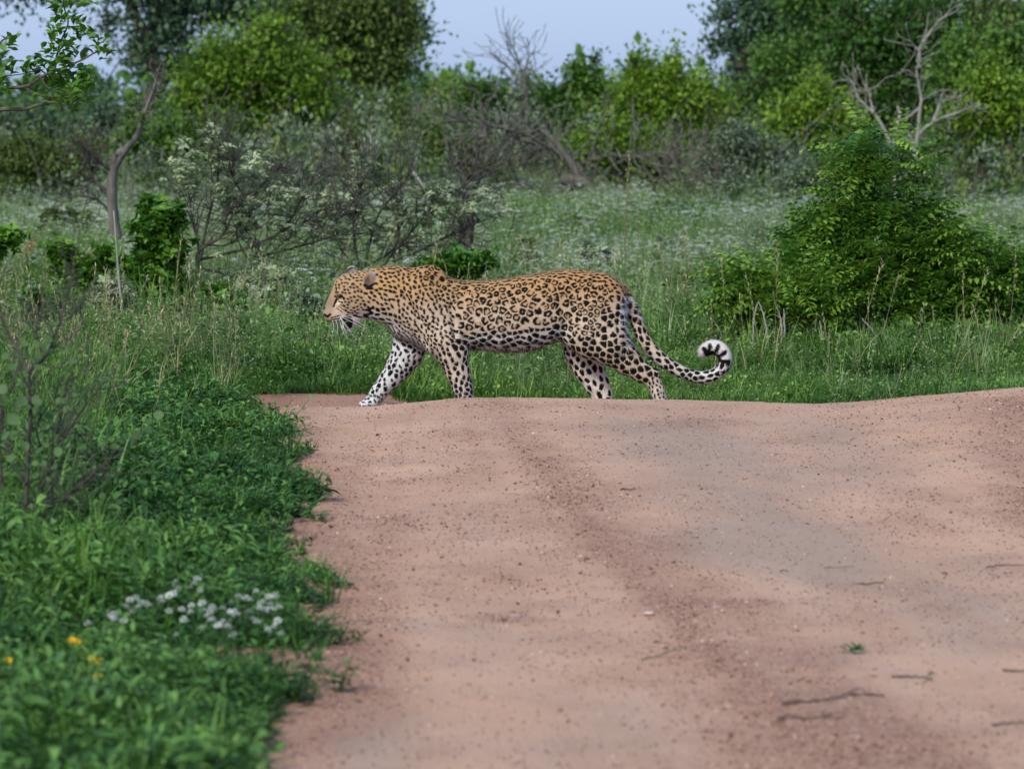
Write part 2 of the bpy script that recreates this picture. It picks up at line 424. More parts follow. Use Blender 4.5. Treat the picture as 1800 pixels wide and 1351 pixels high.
def place(tp, pos, yaw, pitch, roll=0, s=1.0, tint=None):
    V, F, T = tp
    cy, sy = math.cos(yaw), math.sin(yaw); cp, sp_ = math.cos(pitch), math.sin(pitch); cr, sr = math.cos(roll), math.sin(roll)
    Rr = np.array([[cr, 0, sr], [0, 1, 0], [-sr, 0, cr]]); Rp = np.array([[1, 0, 0], [0, cp, -sp_], [0, sp_, cp]]); Ry = np.array([[cy, -sy, 0], [sy, cy, 0], [0, 0, 1]])
    return (V * s) @ (Ry @ Rp @ Rr).T + np.array(pos), F, (T if tint is None else np.full(len(T), tint))
def t_tuft(nb, L, w, spread, lean=0.25, curl=0.9, seed=0):
    R = np.random.RandomState(seed); ps = []
    for k in range(nb):
        a = R.uniform(0, 6.28); rr = spread * math.sqrt(R.rand())
        ps.append(t_blade(L * R.uniform(.5, 1.15), w * R.uniform(.7, 1.2), abs(R.normal(lean, .2)), a + R.normal(0, .4), R.uniform(.2, 1.5) * curl,
                          4, (rr * math.cos(a), rr * math.sin(a), -0.01), R.uniform(.15, .8)))
    return join(ps)
def t_herb(nl, h, L, w, seed=0, stems=3, spread=.04):
    """low broad-leaved weed: leaves in rising tiers round a few stems"""
    R = np.random.RandomState(seed); ps = []
    for s_ in range(stems):
        a0 = R.uniform(0, 6.28); tx, ty = R.uniform(.3, 1) * spread * math.cos(a0), R.uniform(.3, 1) * spread * math.sin(a0); hh = h * R.uniform(.5, 1.1)
        V, F = frustums([(tx * .2, ty * .2, -.01)], [(tx * 1.5, ty * 1.5, hh)], .0022, .0012, 3); ps.append((V, F, np.full(len(V), .45)))
        m = nl // stems
        for k in range(m):
            f = (k + 1) / m; a = k * 2.4 + R.uniform(-.5, .5)
            ps.append(place(t_leaf(L * R.uniform(.6, 1.1) * (1.15 - .55 * f), w * R.uniform(.7, 1.1) * (1.15 - .5 * f), .2, R.uniform(.1, .5)),
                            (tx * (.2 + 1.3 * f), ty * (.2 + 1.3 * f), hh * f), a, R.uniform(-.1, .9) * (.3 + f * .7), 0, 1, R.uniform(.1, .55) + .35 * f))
    return join(ps)
def t_frond(n, L, w, ll, seed=0):
    """pinnate frond: leaflets hang in two rows from an arching rib (+y)"""
    R = np.random.RandomState(seed); ps = []
    for k in range(n):
        f = (k + .8) / n; y = L * f; z = L * (.30 * f - .55 * f * f)
        s = math.sin(min(1, .25 + f * .9) * math.pi * .9) * .6 + .4
        for sd in (-1, 1):
            ps.append(place(t_card(ll * s, w * s), (0, y, z), sd * -1.15 + R.normal(0, .1), -.35 + R.normal(0, .12), 0, 1, R.uniform(.3, .7) + .15 * f))
    A = [(0, 0, 0), (0, L * .5, L * .015)]; B = [(0, L * .5, L * .015), (0, L, -L * .25)]
    V, F = frustums(A, B, .0012, .0008, 3); ps.append((V, F, np.full(len(V), .3)))
    return join(ps)
def t_flowerhead(r, seed=0, stalk=.15, nr=12):
    """small domed white flower cluster on a thin stalk, few narrow leaves below"""
    R = np.random.RandomState(seed); ps = []
    for k in range(nr):
        a = k * 2.4; rr = r * math.sqrt((k + .5) / nr); z = stalk + r * .45 * (1 - (rr / r) ** 2)
        s = r * .42
        ps.append(place(t_card(s * 1.6, s * 1.3), (rr * math.cos(a) * .9, rr * math.sin(a) * .9, z), a - 1.57, .25 + R.normal(0, .25), 0, 1, .9 + R.uniform(-.1, .1)))
    return join(ps)

# ---------------- plant materials (real leaf colours)
M = {}
M['grass'] = leaf_mat('grass_green', (0.014, 0.050, 0.007), (0.070, 0.190, 0.022), (0.260, 0.430, 0.080), .32, .5, 0.9)
M['weed'] = leaf_mat('weed_green', (0.007, 0.030, 0.006), (0.040, 0.130, 0.020), (0.160, 0.320, 0.065), .28, .5, 1.3)
M['meadow'] = leaf_mat('meadow_green', (0.060, 0.110, 0.026), (0.180, 0.280, 0.090), (0.400, 0.490, 0.270), .3, .6, 0.35)
M['petal'] = leaf_mat('white_petal', (0.38, 0.44, 0.34), (0.54, 0.59, 0.50), (0.72, 0.75, 0.70), .25, .7)
M['yellow'] = leaf_mat('yellow_petal', (0.70, 0.42, 0.01), (0.80, 0.52, 0.01), (0.85, 0.62, 0.02), .25, .6)
M['straw'] = leaf_mat('dry_straw', (0.19, 0.17, 0.07), (0.34, 0.31, 0.15), (0.52, 0.48, 0.28), .2, .7)
M['bush'] = leaf_mat('bush_leaf', (0.012, 0.050, 0.006), (0.050, 0.160, 0.014), (0.190, 0.360, 0.040), .34, .42, 0, .4)
M['bark_grey'] = bark_mat('grey_bark', (0.058, 0.054, 0.042), (0.180, 0.170, 0.140))
M['bark_dark'] = bark_mat('dark_bark', (0.026, 0.024, 0.018), (0.092, 0.084, 0.066))
M['bark_pale'] = bark_mat('bleached_wood', (0.17, 0.160, 0.135), (0.38, 0.36, 0.32))
M['bark_brown'] = bark_mat('brown_bark', (0.045, 0.036, 0.025), (0.150, 0.120, 0.085))

# ---------------- instanced ground cover ("stuff" only): geometry nodes put templates on stored points
def instancer_group(coll):
    ng = bpy.data.node_groups.new('scatter_' + coll.name, 'GeometryNodeTree')
    ng.interface.new_socket('Geometry', in_out='INPUT', socket_type='NodeSocketGeometry')
    ng.interface.new_socket('Geometry', in_out='OUTPUT', socket_type='NodeSocketGeometry')
    n = ng.nodes; L = ng.links
    gi = n.new('NodeGroupInput'); go = n.new('NodeGroupOutput'); ip = n.new('GeometryNodeInstanceOnPoints')
    ci = n.new('GeometryNodeCollectionInfo'); ci.inputs['Collection'].default_value = coll
    ci.inputs['Separate Children'].default_value = True; ci.inputs['Reset Children'].default_value = True
    def na(name, typ):
        a = n.new('GeometryNodeInputNamedAttribute'); a.data_type = typ; a.inputs['Name'].default_value = name; return a.outputs[0]
    er = n.new('FunctionNodeEulerToRotation')
    L.new(gi.outputs[0], ip.inputs['Points']); L.new(ci.outputs[0], ip.inputs['Instance'])
    ip.inputs['Pick Instance'].default_value = True
    L.new(na('idx', 'INT'), ip.inputs['Instance Index'])
    L.new(na('rot', 'FLOAT_VECTOR'), er.inputs[0]); L.new(er.outputs[0], ip.inputs['Rotation'])
    L.new(na('scl', 'FLOAT_VECTOR'), ip.inputs['Scale']); L.new(ip.outputs[0], go.inputs[0])
    return ng
def proto_coll(name, items):
    c = bpy.data.collections.new(name)
    for k, (tp, mt) in enumerate(items):
        o = mesh_from('%s_%02d' % (name, k), tp[0], tp[1], mt, None, False, {'tint': tp[2]}, link=False)
        c.objects.link(o)
    return c
def scatter(name, coll, nk, pos, scl, R, tilt=0.12, idx=None, label=None):
    me = bpy.data.meshes.new(name); n = len(pos)
    me.vertices.add(n); me.vertices.foreach_set('co', np.asarray(pos, np.float32).ravel())
    a = me.attributes.new('rot', 'FLOAT_VECTOR', 'POINT')
    rot = np.stack([R.normal(0, tilt, n), R.normal(0, tilt, n), R.uniform(0, 6.283, n)], 1).astype(np.float32); a.data.foreach_set('vector', rot.ravel())
    a = me.attributes.new('scl', 'FLOAT_VECTOR', 'POINT')
    s3 = np.repeat(np.asarray(scl, np.float32)[:, None], 3, 1); s3[:, 2] *= R.uniform(.8, 1.2, n); a.data.foreach_set('vector', s3.ravel())
    a = me.attributes.new('idx', 'INT', 'POINT')
    a.data.foreach_set('value', (R.randint(0, nk, n) if idx is None else idx).astype(np.int32))
    o = bpy.data.objects.new(name, me); COL.objects.link(o)
    md = o.modifiers.new('scatter', 'NODES'); md.node_group = instancer_group(coll)
    o['kind'] = 'stuff'
    if label: o['label'] = label
    return o
def wedge(R, n, d0, d1, m=1.35, power=2.0):
    """random ground spots inside the widened view, even per square metre"""
    d = (d0 ** power + (d1 ** power - d0 ** power) * R.rand(n)) ** (1 / power)
    x = R.uniform(-1, 1, n) * (900 / FOC * d * m + .3)
    return x, d

# ---------------- woody plants
class Plant:
    """skeleton grown towards leaf clusters; radius from the number of twigs carried"""
    def __init__(s, seed): s.R = np.random.RandomState(seed); s.P = []; s.par = []; s.w = []
    def path(s, pts, par=-1):
        for p in pts: s.P.append(np.array(p, float)); s.par.append(par); par = len(s.P) - 1
        return par
    def reach(s, target, step, wob=.12, minz=None, back=.0):
        P_ = np.array(s.P); d = P_ - target; dist = np.linalg.norm(d, axis=1) + np.where(P_[:, 2] > target[2] + .1, .6 * (P_[:, 2] - target[2]), 0)
        if minz is not None: dist = dist + (P_[:, 2] < minz) * 50
        i = int(dist.argmin()); a = P_[i]; L = np.linalg.norm(target - a); n = max(1, int(L / step)); par = i
        for k in range(1, n + 1):
            f = k / n; p = a + (target - a) * f
            if k < n: p = p + s.R.normal(0, wob * L / n, 3) + np.array([0, 0, -.10 * L * f * (1 - f)])
            s.P.append(p); s.par.append(par); par = len(s.P) - 1
        return par
    def twigs(s, node, n, L, depth=1, spread=.9, up=.2):
        base = s.P[node]; pr = s.par[node]; d0 = base - s.P[pr] if pr >= 0 else np.array([0, 0, 1.]); d0 = d0 / (np.linalg.norm(d0) + 1e-9)
        for k in range(n):
            d = d0 + s.R.normal(0, spread, 3) + np.array([0, 0, up]); d /= np.linalg.norm(d); l = L * s.R.uniform(.5, 1.2)
            a = s.path([base + d * l * .5 + s.R.normal(0, .05 * l, 3), base + d * l + s.R.normal(0, .08 * l, 3)], node)
            if depth > 1: s.twigs(a, max(1, n - 1), L * .62, depth - 1, spread, up)
    def wood(s, name, mat, parent, rtip, rbase, origin, sides=5, power=None):
        n = len(s.P); c = np.ones(n)
        for i in range(n - 1, -1, -1):
            if s.par[i] >= 0: c[s.par[i]] += c[i]
        par = np.array(s.par); m = par >= 0; pw = math.log(rbase / rtip) / math.log(c.max()) if power is None else power
        r = rtip * c ** pw; P_ = np.array(s.P) - origin; i = np.where(m)[0]
        ra = np.where(c[par[i]] > c[i] * 1.9, r[i] * 1.15, r[par[i]])
        V, F = frustums(P_[par[i]], P_[i], ra, r[i], sides)
        o = mesh_from(name, V, F, mat, parent, True)
        return o
def leaves(R, centres, radii, per, tpl, size, origin, flat=.75, tintvar=.25, bias=None, tilt=1.0, shell=False, tilt0=.35):
    """leaf clumps round the cluster centres, as one array mesh"""
    k = len(centres); idx = np.repeat(np.arange(k), per); n = len(idx)
    g = R.normal(0, 1, (n, 3)); g /= np.linalg.norm(g, axis=1)[:, None]
    rr = np.minimum(np.abs(R.normal(0, .55, n)) + .12, 1.15)
    ax = R.uniform(.55, 1.5, (k, 3)); sh = R.rand(k) < .28; ax[sh] = R.uniform(.3, .5, (sh.sum(), 3)); ax[sh, 2] = R.uniform(1.4, 2.1, sh.sum())
    off = g * rr[:, None] * np.asarray(radii)[idx][:, None] * ax[idx]; off[:, 2] *= flat
    pos = np.asarray(centres)[idx] + off - origin
    ct = R.normal(.5, tintvar, k) if bias is None else np.asarray(bias)
    tint = np.clip(ct[idx] + R.normal(0, .08, n), 0, 1)
    yaw = np.arctan2(off[:, 1], off[:, 0]) - np.pi / 2 + R.normal(0, .9, n)
    rot = rotmats(R, n, yaw, -tilt0, tilt, .6)
    rot = rotmats(R, n, yaw, tilt0, tilt, .6)
    return bake(tpl, pos, rot, size * R.uniform(.6, 1.3, n), tint)
CARD = t_card(1.0, .62)
def fill(R, ells, n, lo=.35):
    """cluster centres inside a set of ellipsoids (c, r), more on the outside"""
    vol = np.array([r[0] * r[1] * r[2] for c, r in ells]); pick = R.choice(len(ells), n, p=vol ** .8 / (vol ** .8).sum()); out = []
    for i in pick:
        c, r = ells[i]; g = R.normal(0, 1, 3); g /= np.linalg.norm(g); out.append(np.array(c) + g * np.array(r) * (R.uniform(lo, 1.0) ** .6 if R.rand() < .75 else R.uniform(.8, 1.08)))
    return np.array(out)
def tree(name, label, cat, base, ells, n_cl, cl_r, per, leaf, mat, bark, rbase, seed, group=None, fork=.35, flat=.75, stems=1,
         tpl=CARD, tintvar=.22, crown_name='crown', twig=2, wood_name='trunk', rtip=None, lean=0.0, tl=1.0, tops=None):
    """ells in world metres; the crown is many leaf clumps carried on limbs grown from the trunk"""
    R = np.random.RandomState(seed); base = np.array(base, float); e = thing(name, label, cat, base, group)
    cen = fill(R, [(c, tuple(max(q - cl_r * .85, q * .25) for q in r)) for c, r in ells], n_cl); cen[:, 2] = np.maximum(cen[:, 2], base[2] + .12)
    mid = cen.mean(0); pl = Plant(seed + 1); hgt = cen[:, 2].max() - base[2]
    for s_ in range(stems):
        tgt = mid + (R.normal(0, .22, 3) * np.array([1, 1, 0]) * (cen.max(0) - cen.min(0)) if stems > 1 else 0)
        top = base + (tgt - base) * np.array([fork * 1.1, fork * 1.1, 1]); top[2] = base[2] + hgt * fork * (R.uniform(.7, 1.2) if stems > 1 else 1)
        n = 6; pts = [base + (top - base) * f + R.normal(0, .03 * hgt * fork, 3) * (f > 0) * np.array([1, 1, .3]) + np.array([lean * math.sin(f * 3), 0, 0]) for f in np.linspace(0, 1, n)]
        if s_: pts[0] = base + R.normal(0, .05 * hgt, 3) * np.array([1, 1, 0])
        pl.path(pts)
    order = np.argsort(np.linalg.norm(cen - (base + np.array([0, 0, hgt * fork])), axis=1))
    for i in order:
        k = pl.reach(cen[i], max(.12, hgt * .09), .16, base[2] + hgt * fork * .45)
        if twig: pl.twigs(k, twig, cl_r * .9)
    pl.wood(wood_name, bark, e, rtip or rbase * .045, rbase, base, 5)
    V, F, T = leaves(R, cen, cl_r * R.uniform(.6, 1.3, len(cen)), per, tpl, leaf, base, flat, tintvar, tilt=tl)
    c = mesh_from(crown_name, V, F, mat, e, False, {'tint': T})
    return e
def EL(px, py, rx, ry, d, depth=None):
    """crown ellipsoid whose outline is (px, py, rx, ry) in photo pixels at distance d"""
    c = P(px, py, d); k = d / FOC
    return c, (rx * k, (depth if depth else (rx + ry) / 2 * k), ry * k)
# ================================================================ BACKGROUND TREES (base on the ground at their distance)
def gbase(px, d):
    p = P(px, 0, d); p[2] = float(H(p[0], d)) - .02; return p
L_ = {}
L_['olive'] = leaf_mat('olive_leaf', (0.034, 0.066, 0.014), (0.085, 0.145, 0.028), (0.160, 0.220, 0.045), .3, .55)
L_['lime'] = leaf_mat('lime_leaf', (0.050, 0.115, 0.012), (0.130, 0.250, 0.020), (0.270, 0.410, 0.038), .35, .5)
L_['deep'] = leaf_mat('deep_leaf', (0.018, 0.058, 0.010), (0.056, 0.145, 0.020), (0.130, 0.245, 0.034), .28, .5)
L_['blue'] = leaf_mat('bluegreen_leaf', (0.030, 0.070, 0.038), (0.068, 0.140, 0.070), (0.130, 0.215, 0.100), .28, .6)
L_['grey'] = leaf_mat('greygreen_leaf', (0.060, 0.095, 0.050), (0.135, 0.190, 0.105), (0.270, 0.340, 0.215), .3, .65)
L_['brown'] = leaf_mat('bronze_leaf', (0.045, 0.062, 0.016), (0.105, 0.130, 0.028), (0.190, 0.200, 0.050), .3, .6)
GT = 'trees and tall bushes along the far edge of the clearing'
bd, bg_, bb, bp_ = M['bark_dark'], M['bark_grey'], M['bark_brown'], M['bark_pale']
# name, label, category, base px, dist, crown ellipses, clusters, cluster radius, leaves per cluster, leaf size, leaf, bark, trunk radius, fork
TREES = [
 ('acacia_tree', 'tall dark acacia with bluish green foliage and a heavy forked trunk at the upper left', 'tree', 228, 64,
  [(60, -45, 190, 42), (330, -10, 170, 62), (185, 35, 75, 45), (250, 100, 70, 60), (175, 150, 42, 32), (640, 95, 130, 62), (730, 60, 66, 60), (690, 0, 90, 50), (500, 20, 150, 70), (110, -60, 190, 40), (740, 135, 40, 30), (290, 60, 90, 60), (320, 115, 70, 60)], 390, .62, 62, .15, 'blue', bd, .15, .62, .8),
 ('leafy_tree', 'bright yellow green rounded tree in the upper left, in front of the dark acacia', 'tree', 440, 50,
  [(430, 120, 130, 80), (340, 165, 75, 60), (530, 170, 90, 75), (470, 55, 85, 42), (400, 205, 130, 55), (560, 110, 60, 50)], 300, .42, 85, .11, 'lime', bb, .13, .25, .8),
 ('marula_tree', 'broad tree with olive and bronze tinged crown left of the open sky', 'tree', 610, 58,
  [(600, 20, 130, 52), (680, 62, 80, 48), (560, 95, 100, 60), (660, 118, 90, 50), (720, 30, 52, 36)], 260, .5, 85, .125, 'olive', bd, .11, .42, .8),
 ('bronze_tree', 'bronze leaved treetop showing at the top edge beside the bright green tree', 'tree', 520, 66,
  [(500, 0, 150, 48), (400, 20, 80, 40), (640, -10, 100, 45)], 150, .55, 75, .15, 'brown', bd, .11, .55, .8),
 ('round_bush', 'olive green bush below the gap of sky, just right of the bronze tinged tree', 'bush', 650, 56,
  [(640, 232, 70, 48), (705, 225, 55, 42), (600, 262, 60, 40), (660, 200, 40, 28)], 140, .4, 75, .11, 'olive', bb, .09, .22, .8),
 ('small_tree', 'dark green bush tree whose round top stands under the middle of the sky gap', 'tree', 850, 54,
  [(850, 178, 62, 40), (800, 205, 60, 42), (890, 195, 48, 46), (850, 235, 90, 50), (830, 152, 26, 18)], 200, .36, 80, .105, 'deep', bb, .1, .22, .8),
 ('twiggy_tree', 'grey olive twiggy tree with bare dead twigs sticking out above it into the sky', 'tree', 935, 52,
  [(930, 180, 45, 52), (945, 230, 60, 55), (925, 140, 22, 26)], 110, .32, 46, .10, 'grey', bg_, .09, .3, .8),
 ('slender_tree', 'thin tree with separate leafy shoots rising against the pale sky', 'tree', 1010, 50,
  [(1015, 122, 26, 26), (1035, 155, 34, 30), (990, 175, 32, 34), (1025, 210, 50, 44), (1045, 110, 20, 14), (960, 170, 18, 20)], 120, .27, 70, .10, 'deep', bb, .08, .3, .8),
 ('light_green_tree', 'light green spreading tree right of the sky gap, standing before the taller trees', 'tree', 1150, 50,  # light green comes from its lime leaves
  [(1130, 150, 60, 42), (1180, 125, 45, 26), (1185, 185, 70, 50), (1100, 200, 60, 50), (1115, 112, 18, 14), (1150, 240, 90, 45), (1235, 170, 40, 44)], 240, .34, 80, .105, 'lime', bb, .1, .26, .8),
 ('knobthorn_tree', 'tall bluish green tree with airy crown at the right border of the sky', 'tree', 1330, 64,
  [(1310, 75, 80, 42), (1260, 85, 45, 24), (1385, 40, 100, 55), (1300, 140, 60, 34), (1350, 0, 90, 45), (1450, 0, 100, 60), (1275, 25, 36, 22)], 260, .5, 62, .14, 'blue', bd, .12, .6, .8),
 ('tall_tree', 'tall green tree filling the top right, directly behind the pale dead tree', 'tree', 1570, 50,
  [(1500, 105, 90, 75), (1590, 60, 110, 75), (1560, 170, 110, 75), (1450, 190, 80, 60), (1500, 20, 70, 45), (1660, 20, 60, 40)], 380, .42, 85, .11, 'deep', bb, .16, .25, .8),
 ('yellow_green_tree', 'yellowish green bush tree standing between the sky gap and the dead tree', 'tree', 1440, 46,
  [(1420, 210, 75, 50), (1370, 240, 55, 48), (1480, 240, 70, 55), (1430, 165, 45, 30)], 200, .33, 80, .095, 'lime', bb, .09, .22, .8),
 ('dense_tree', 'dense dark green tree reaching down to the meadow at the right edge', 'tree', 1720, 45,
  [(1700, 130, 90, 80), (1770, 90, 80, 70), (1720, 240, 110, 75), (1810, 200, 80, 110), (1680, 300, 70, 50), (1780, 320, 90, 40), (1860, 260, 90, 110)], 460, .38, 85, .105, 'deep', bb, .15, .18, .8),
 ('backing_tree', 'green tree filling the gap between the airy tall tree and the tall green tree', 'tree', 1400, 60,
  [(1400, 110, 120, 70), (1350, 170, 90, 50), (1480, 60, 100, 70), (1290, 190, 70, 44), (1440, 0, 120, 50)], 260, .42, 62, .115, 'deep', bd, .1, .35, .8),
 ('backing_tree', 'leafy tree at the top right corner behind the dense dark tree', 'tree', 1690, 60,
  [(1650, 20, 130, 60), (1760, 30, 110, 70), (1700, 90, 140, 60), (1840, 60, 100, 90)], 240, .42, 62, .115, 'olive', bd, .1, .35, .8),
 ('backing_bush', 'low olive bush closing the gap left of the slender tree, far back', 'bush', 770, 62,
  [(760, 195, 80, 34), (720, 215, 80, 30), (900, 190, 90, 36), (990, 205, 60, 34)], 170, .38, 62, .11, 'olive', bb, .07, .2, .8),
 ('backing_bush', 'low light green bush in the gap left of the airy tall tree', 'bush', 1230, 60,
  [(1230, 175, 60, 44), (1270, 200, 60, 40), (1150, 185, 80, 44), (1080, 190, 60, 40)], 180, .38, 62, .11, 'lime', bb, .07, .2, .8),
 ('lit_bush', 'yellowish leafy bush in front of the dense dark tree at the right edge', 'bush', 1760, 42,  # yellowish from its own lime leaf colour
  [(1740, 150, 60, 52), (1790, 200, 55, 60), (1700, 210, 45, 40)], 150, .3, 75, .09, 'lime', bb, .07, .4, .8),
 ('far_left_tree', 'bluish green low tree under the patch of sky at the far left', 'tree', 60, 58,
  [(60, 235, 75, 38), (10, 250, 60, 50), (130, 255, 60, 34), (185, 205, 36, 34)], 150, .42, 65, .12, 'blue', bb, .1, .3, .8),
 ('left_edge_bush', 'olive and bronze bush behind the crooked trunk at the left edge', 'bush', 60, 42,
  [(50, 285, 80, 45), (110, 300, 60, 40), (-30, 290, 60, 60), (150, 265, 45, 30)], 180, .32, 70, .085, 'olive', bb, .07, .2, .8),
 ('yellowish_bush', 'yellowish olive bush under the bright green tree, behind the leafy grey shrub', 'bush', 560, 44,
  [(560, 285, 60, 34), (500, 270, 60, 36), (610, 265, 40, 30)], 150, .3, 70, .085, 'brown', bb, .06, .2, .8),
 ('shadowy_bush', 'low deep green bush at the foot of the bright green tree', 'bush', 330, 44,  # deep green is the leaf colour itself
  [(300, 255, 75, 45), (380, 270, 60, 40), (240, 250, 50, 40)], 170, .32, 70, .09, 'deep', bb, .07, .2, .8),
 ('middle_bush', 'yellow green bush behind the fallen tree, under the sky gap', 'bush', 760, 46,
  [(760, 270, 60, 44), (700, 285, 55, 36), (830, 275, 50, 38)], 170, .3, 70, .085, 'olive', bb, .07, .2, .8),
 ('background_bush', 'green bush behind the fallen tree, left of the grey leaved bush', 'bush', 1090, 46,
  [(1080, 262, 65, 42), (1150, 275, 55, 38), (1020, 268, 45, 34)], 180, .3, 70, .085, 'lime', bb, .07, .2, .8),
 ('grey_leaved_bush', 'pale grey green bush left of the dead tree, at the back of the meadow', 'bush', 1300, 41,
  [(1300, 255, 50, 44), (1260, 290, 50, 32), (1340, 300, 55, 40), (1380, 290, 50, 36)], 200, .26, 60, .07, 'grey', bg_, .06, .2, .8),
 ('silvery_bush', 'silvery green low bush between the grey leaved bush and the big green bush', 'bush', 1400, 38,
  [(1390, 335, 60, 30), (1440, 310, 50, 42), (1290, 335, 50, 26)], 150, .24, 55, .065, 'grey', bg_, .05, .2, .8),
 ('low_dark_bush', 'dark low bush right of the dead tree trunk, under the tall trees', 'bush', 1640, 43,  # dark tone belongs to its deep green leaves
  [(1640, 300, 50, 40), (1590, 290, 50, 44), (1540, 270, 50, 40)], 150, .3, 65, .085, 'deep', bb, .06, .2, .8),
]
for k_, (nm, lb, ct, bx, d, els, ncl, clr, per, lf, mk, bk_, rb, fk_, fl_) in enumerate(TREES):
    per = int(per * 1.45); lf *= .72; ncl = int(ncl * .82); clr *= 1.0
    tree(nm, lb, ct, gbase(bx, d), [EL(*e, d, depth=None) for e in els], ncl, clr, per, lf, L_[mk], bk_, rb, 100 + k_, GT, fk_, fl_)

# far tree line beyond, reads as one mass
R = np.random.RandomState(77); cs = []
for k in range(620):
    d = R.uniform(85, 140); x = R.uniform(-1, 1) * d * .30; h = R.uniform(.2, 1) ** .8 * (1.75 + .7 * vnoise(x, d, .12, 4))
    cs.append((x, d, h * (1.0 + .5 * (x / d > .06))))
cs = np.array(cs); V, F, T = leaves(R, cs, R.uniform(.7, 1.4, len(cs)), 60, CARD, .38, np.zeros(3), .7, .22)
o = mesh_from('far_woodland', V, F, L_['deep'], None, False, {'tint': T}); tag(o, 'band of distant bushland behind the trees', kind='stuff')

# undergrowth at the feet of the trees: grey green scrub and bare stems
R = np.random.RandomState(78); cs = []
for k in range(800):
    d = R.uniform(38, 56); x = R.uniform(-1, 1) * d * .20; hh = 0.85 + .6 * vnoise(x, d, .35, 9)
    px_ = 900 + x / d * FOC
    if 800 < px_ < 1130 and d < 47.5: continue
    cs.append((x, d, R.rand() ** .7 * hh * (d / 48)))
cs = np.array(cs); V, F, T = leaves(R, cs, R.uniform(.16, .34, len(cs)), 60, CARD, .07, np.zeros(3), .8, .2)
o = mesh_from('undergrowth', V, F, L_['grey'], None, False, {'tint': T}); tag(o, 'grey green scrub growing at the foot of the trees', kind='stuff')
cs = cs[::2] + R.normal(0, .4, (len(cs[::2]), 3)) * np.array([1, 1, .1]); V, F, T = leaves(R, cs, R.uniform(.2, .4, len(cs)), 60, CARD, .085, np.zeros(3), .8, .2)
o = mesh_from('undergrowth', V, F, L_['olive'], None, False, {'tint': T}); tag(o, 'grey green scrub growing at the foot of the trees', kind='stuff')
n = 520; d = R.uniform(38, 56, n); x = R.uniform(-1, 1, n) * d * .2; h = R.uniform(.35, 1.5, n); d = np.where((x / d * FOC > -100) & (x / d * FOC < 230), np.maximum(d, 48), d)
A = np.stack([x, d, np.zeros(n)], 1); Bm = A + np.stack([R.normal(0, .12, n) * h, R.normal(0, .1, n), h * .55], 1); C_ = Bm + np.stack([R.normal(0, .2, n) * h, R.normal(0, .1, n), h * .45], 1)
V, F = frustums(np.vstack([A, Bm]), np.vstack([Bm, C_]), np.repeat([.009, .006], n), np.repeat([.006, .003], n), 4)
o = mesh_from('brushwood', V, F, M['bark_grey'], None, True); tag(o, 'thin bare stems standing in the scrub at the foot of the trees', kind='stuff')

# ---------------- wood drawn limb by limb
def limbs(name, lines, d, origin, mat, parent, seed, twigs=0, tl=.3, rt=.006, dz=.15, tdepth=2, bumpy=.0, spread=.8, up=.2):
    """lines: list of (points in photo px [(x, y)...], r0, r1); each becomes a limb with its own slight depth run; twigs grow at the ends"""
    R = np.random.RandomState(seed); parts = []; ends = []
    for ln_ in lines:
        pts, r0, r1 = ln_[:3]; off = ln_[3] if len(ln_) > 3 else R.uniform(-dz, dz)
        C = []
        for i, (a, b_) in enumerate(pts):
            q = P(a, b_, d); q[1] += off * (i / max(1, len(pts) - 1)) + (ln_[4] if len(ln_) > 4 else 0); C.append(q - origin)
        n = max(8, len(pts) * 5); cp = curve_pts(C, n)
        cp += R.normal(0, 1, cp.shape) * bumpy * np.linspace(.2, 1, n)[:, None]
        V, F = tube(cp, np.linspace(r0, r1, n), 7); parts.append((V, F, np.zeros(len(V))))
        ends += [(cp[k], cp[k] - cp[k - 1]) for k in range(n // 3, n, 2)]
    if twigs:
        pl = Plant(seed + 5)
        for q, dr in ends:
            for _ in range(twigs):
                a = pl.path([q, q + dr / (np.linalg.norm(dr) + 1e-9) * tl * .1])
                pl.twigs(a, 2, tl, tdepth, spread, up)
        i = np.where(np.array(pl.par) >= 0)[0]; P_ = np.array(pl.P); par = np.array(pl.par)
        V, F = frustums(P_[par[i]], P_[i], rt, rt * .6, 4); parts.append((V, F, np.zeros(len(V))))
    V, F, _ = join(parts)
    return mesh_from(name, V, F, mat, parent, True), [e[0] + origin for e in ends]
# pale dead tree right of centre
d = 41.5; b0 = gbase(1604, d)
e = thing('dead_tree', 'bare bleached dead tree with forked branches at the right, in front of green trees', 'tree', b0)
gy = HOR + (CAM_H - b0[2]) * FOC / d
limbs('trunk', [([(1604, gy), (1606, 330), (1608, 275), (1614, 235)], .030, .022, 0)], d, b0, bp_, e, 1, bumpy=.004)
limbs('branch', [([(1614, 237), (1617, 195), (1619, 172), (1612, 130), (1617, 95), (1606, 80)], .020, .009), ([(1612, 110), (1620, 80), (1645, 45), (1672, 20)], .016, .006)], d, b0, bp_, e, 2, 1, .22, .005, bumpy=.004)
limbs('branch', [([(1612, 240), (1630, 222), (1650, 210), (1685, 197), (1704, 190)], .018, .006), ([(1640, 214), (1650, 192), (1658, 165)], .020, .009)], d, b0, bp_, e, 3, 1, .2, .005, bumpy=.004)
for q_, l_ in enumerate([([(1616, 190), (1600, 205), (1586, 213)], .020, .012), ([(1609, 260), (1596, 234), (1588, 231)], .020, .014), ([(1610, 282), (1650, 268), (1664, 262)], .010, .004)]): limbs('branch', [l_], d, b0, bp_, e, 4 + q_, bumpy=.003)
b1 = gbase(1574, d + .4)
e2 = thing('dead_snag', 'short bleached snag leaning left beside the dead tree trunk', 'tree', b1)
limbs('trunk', [([(1576, gy), (1574, 300), (1572, 250), (1578, 215), (1582, 200), (1576, 185)], .032, .013, 0)], d + .4, b1, bp_, e2, 5, bumpy=.006)
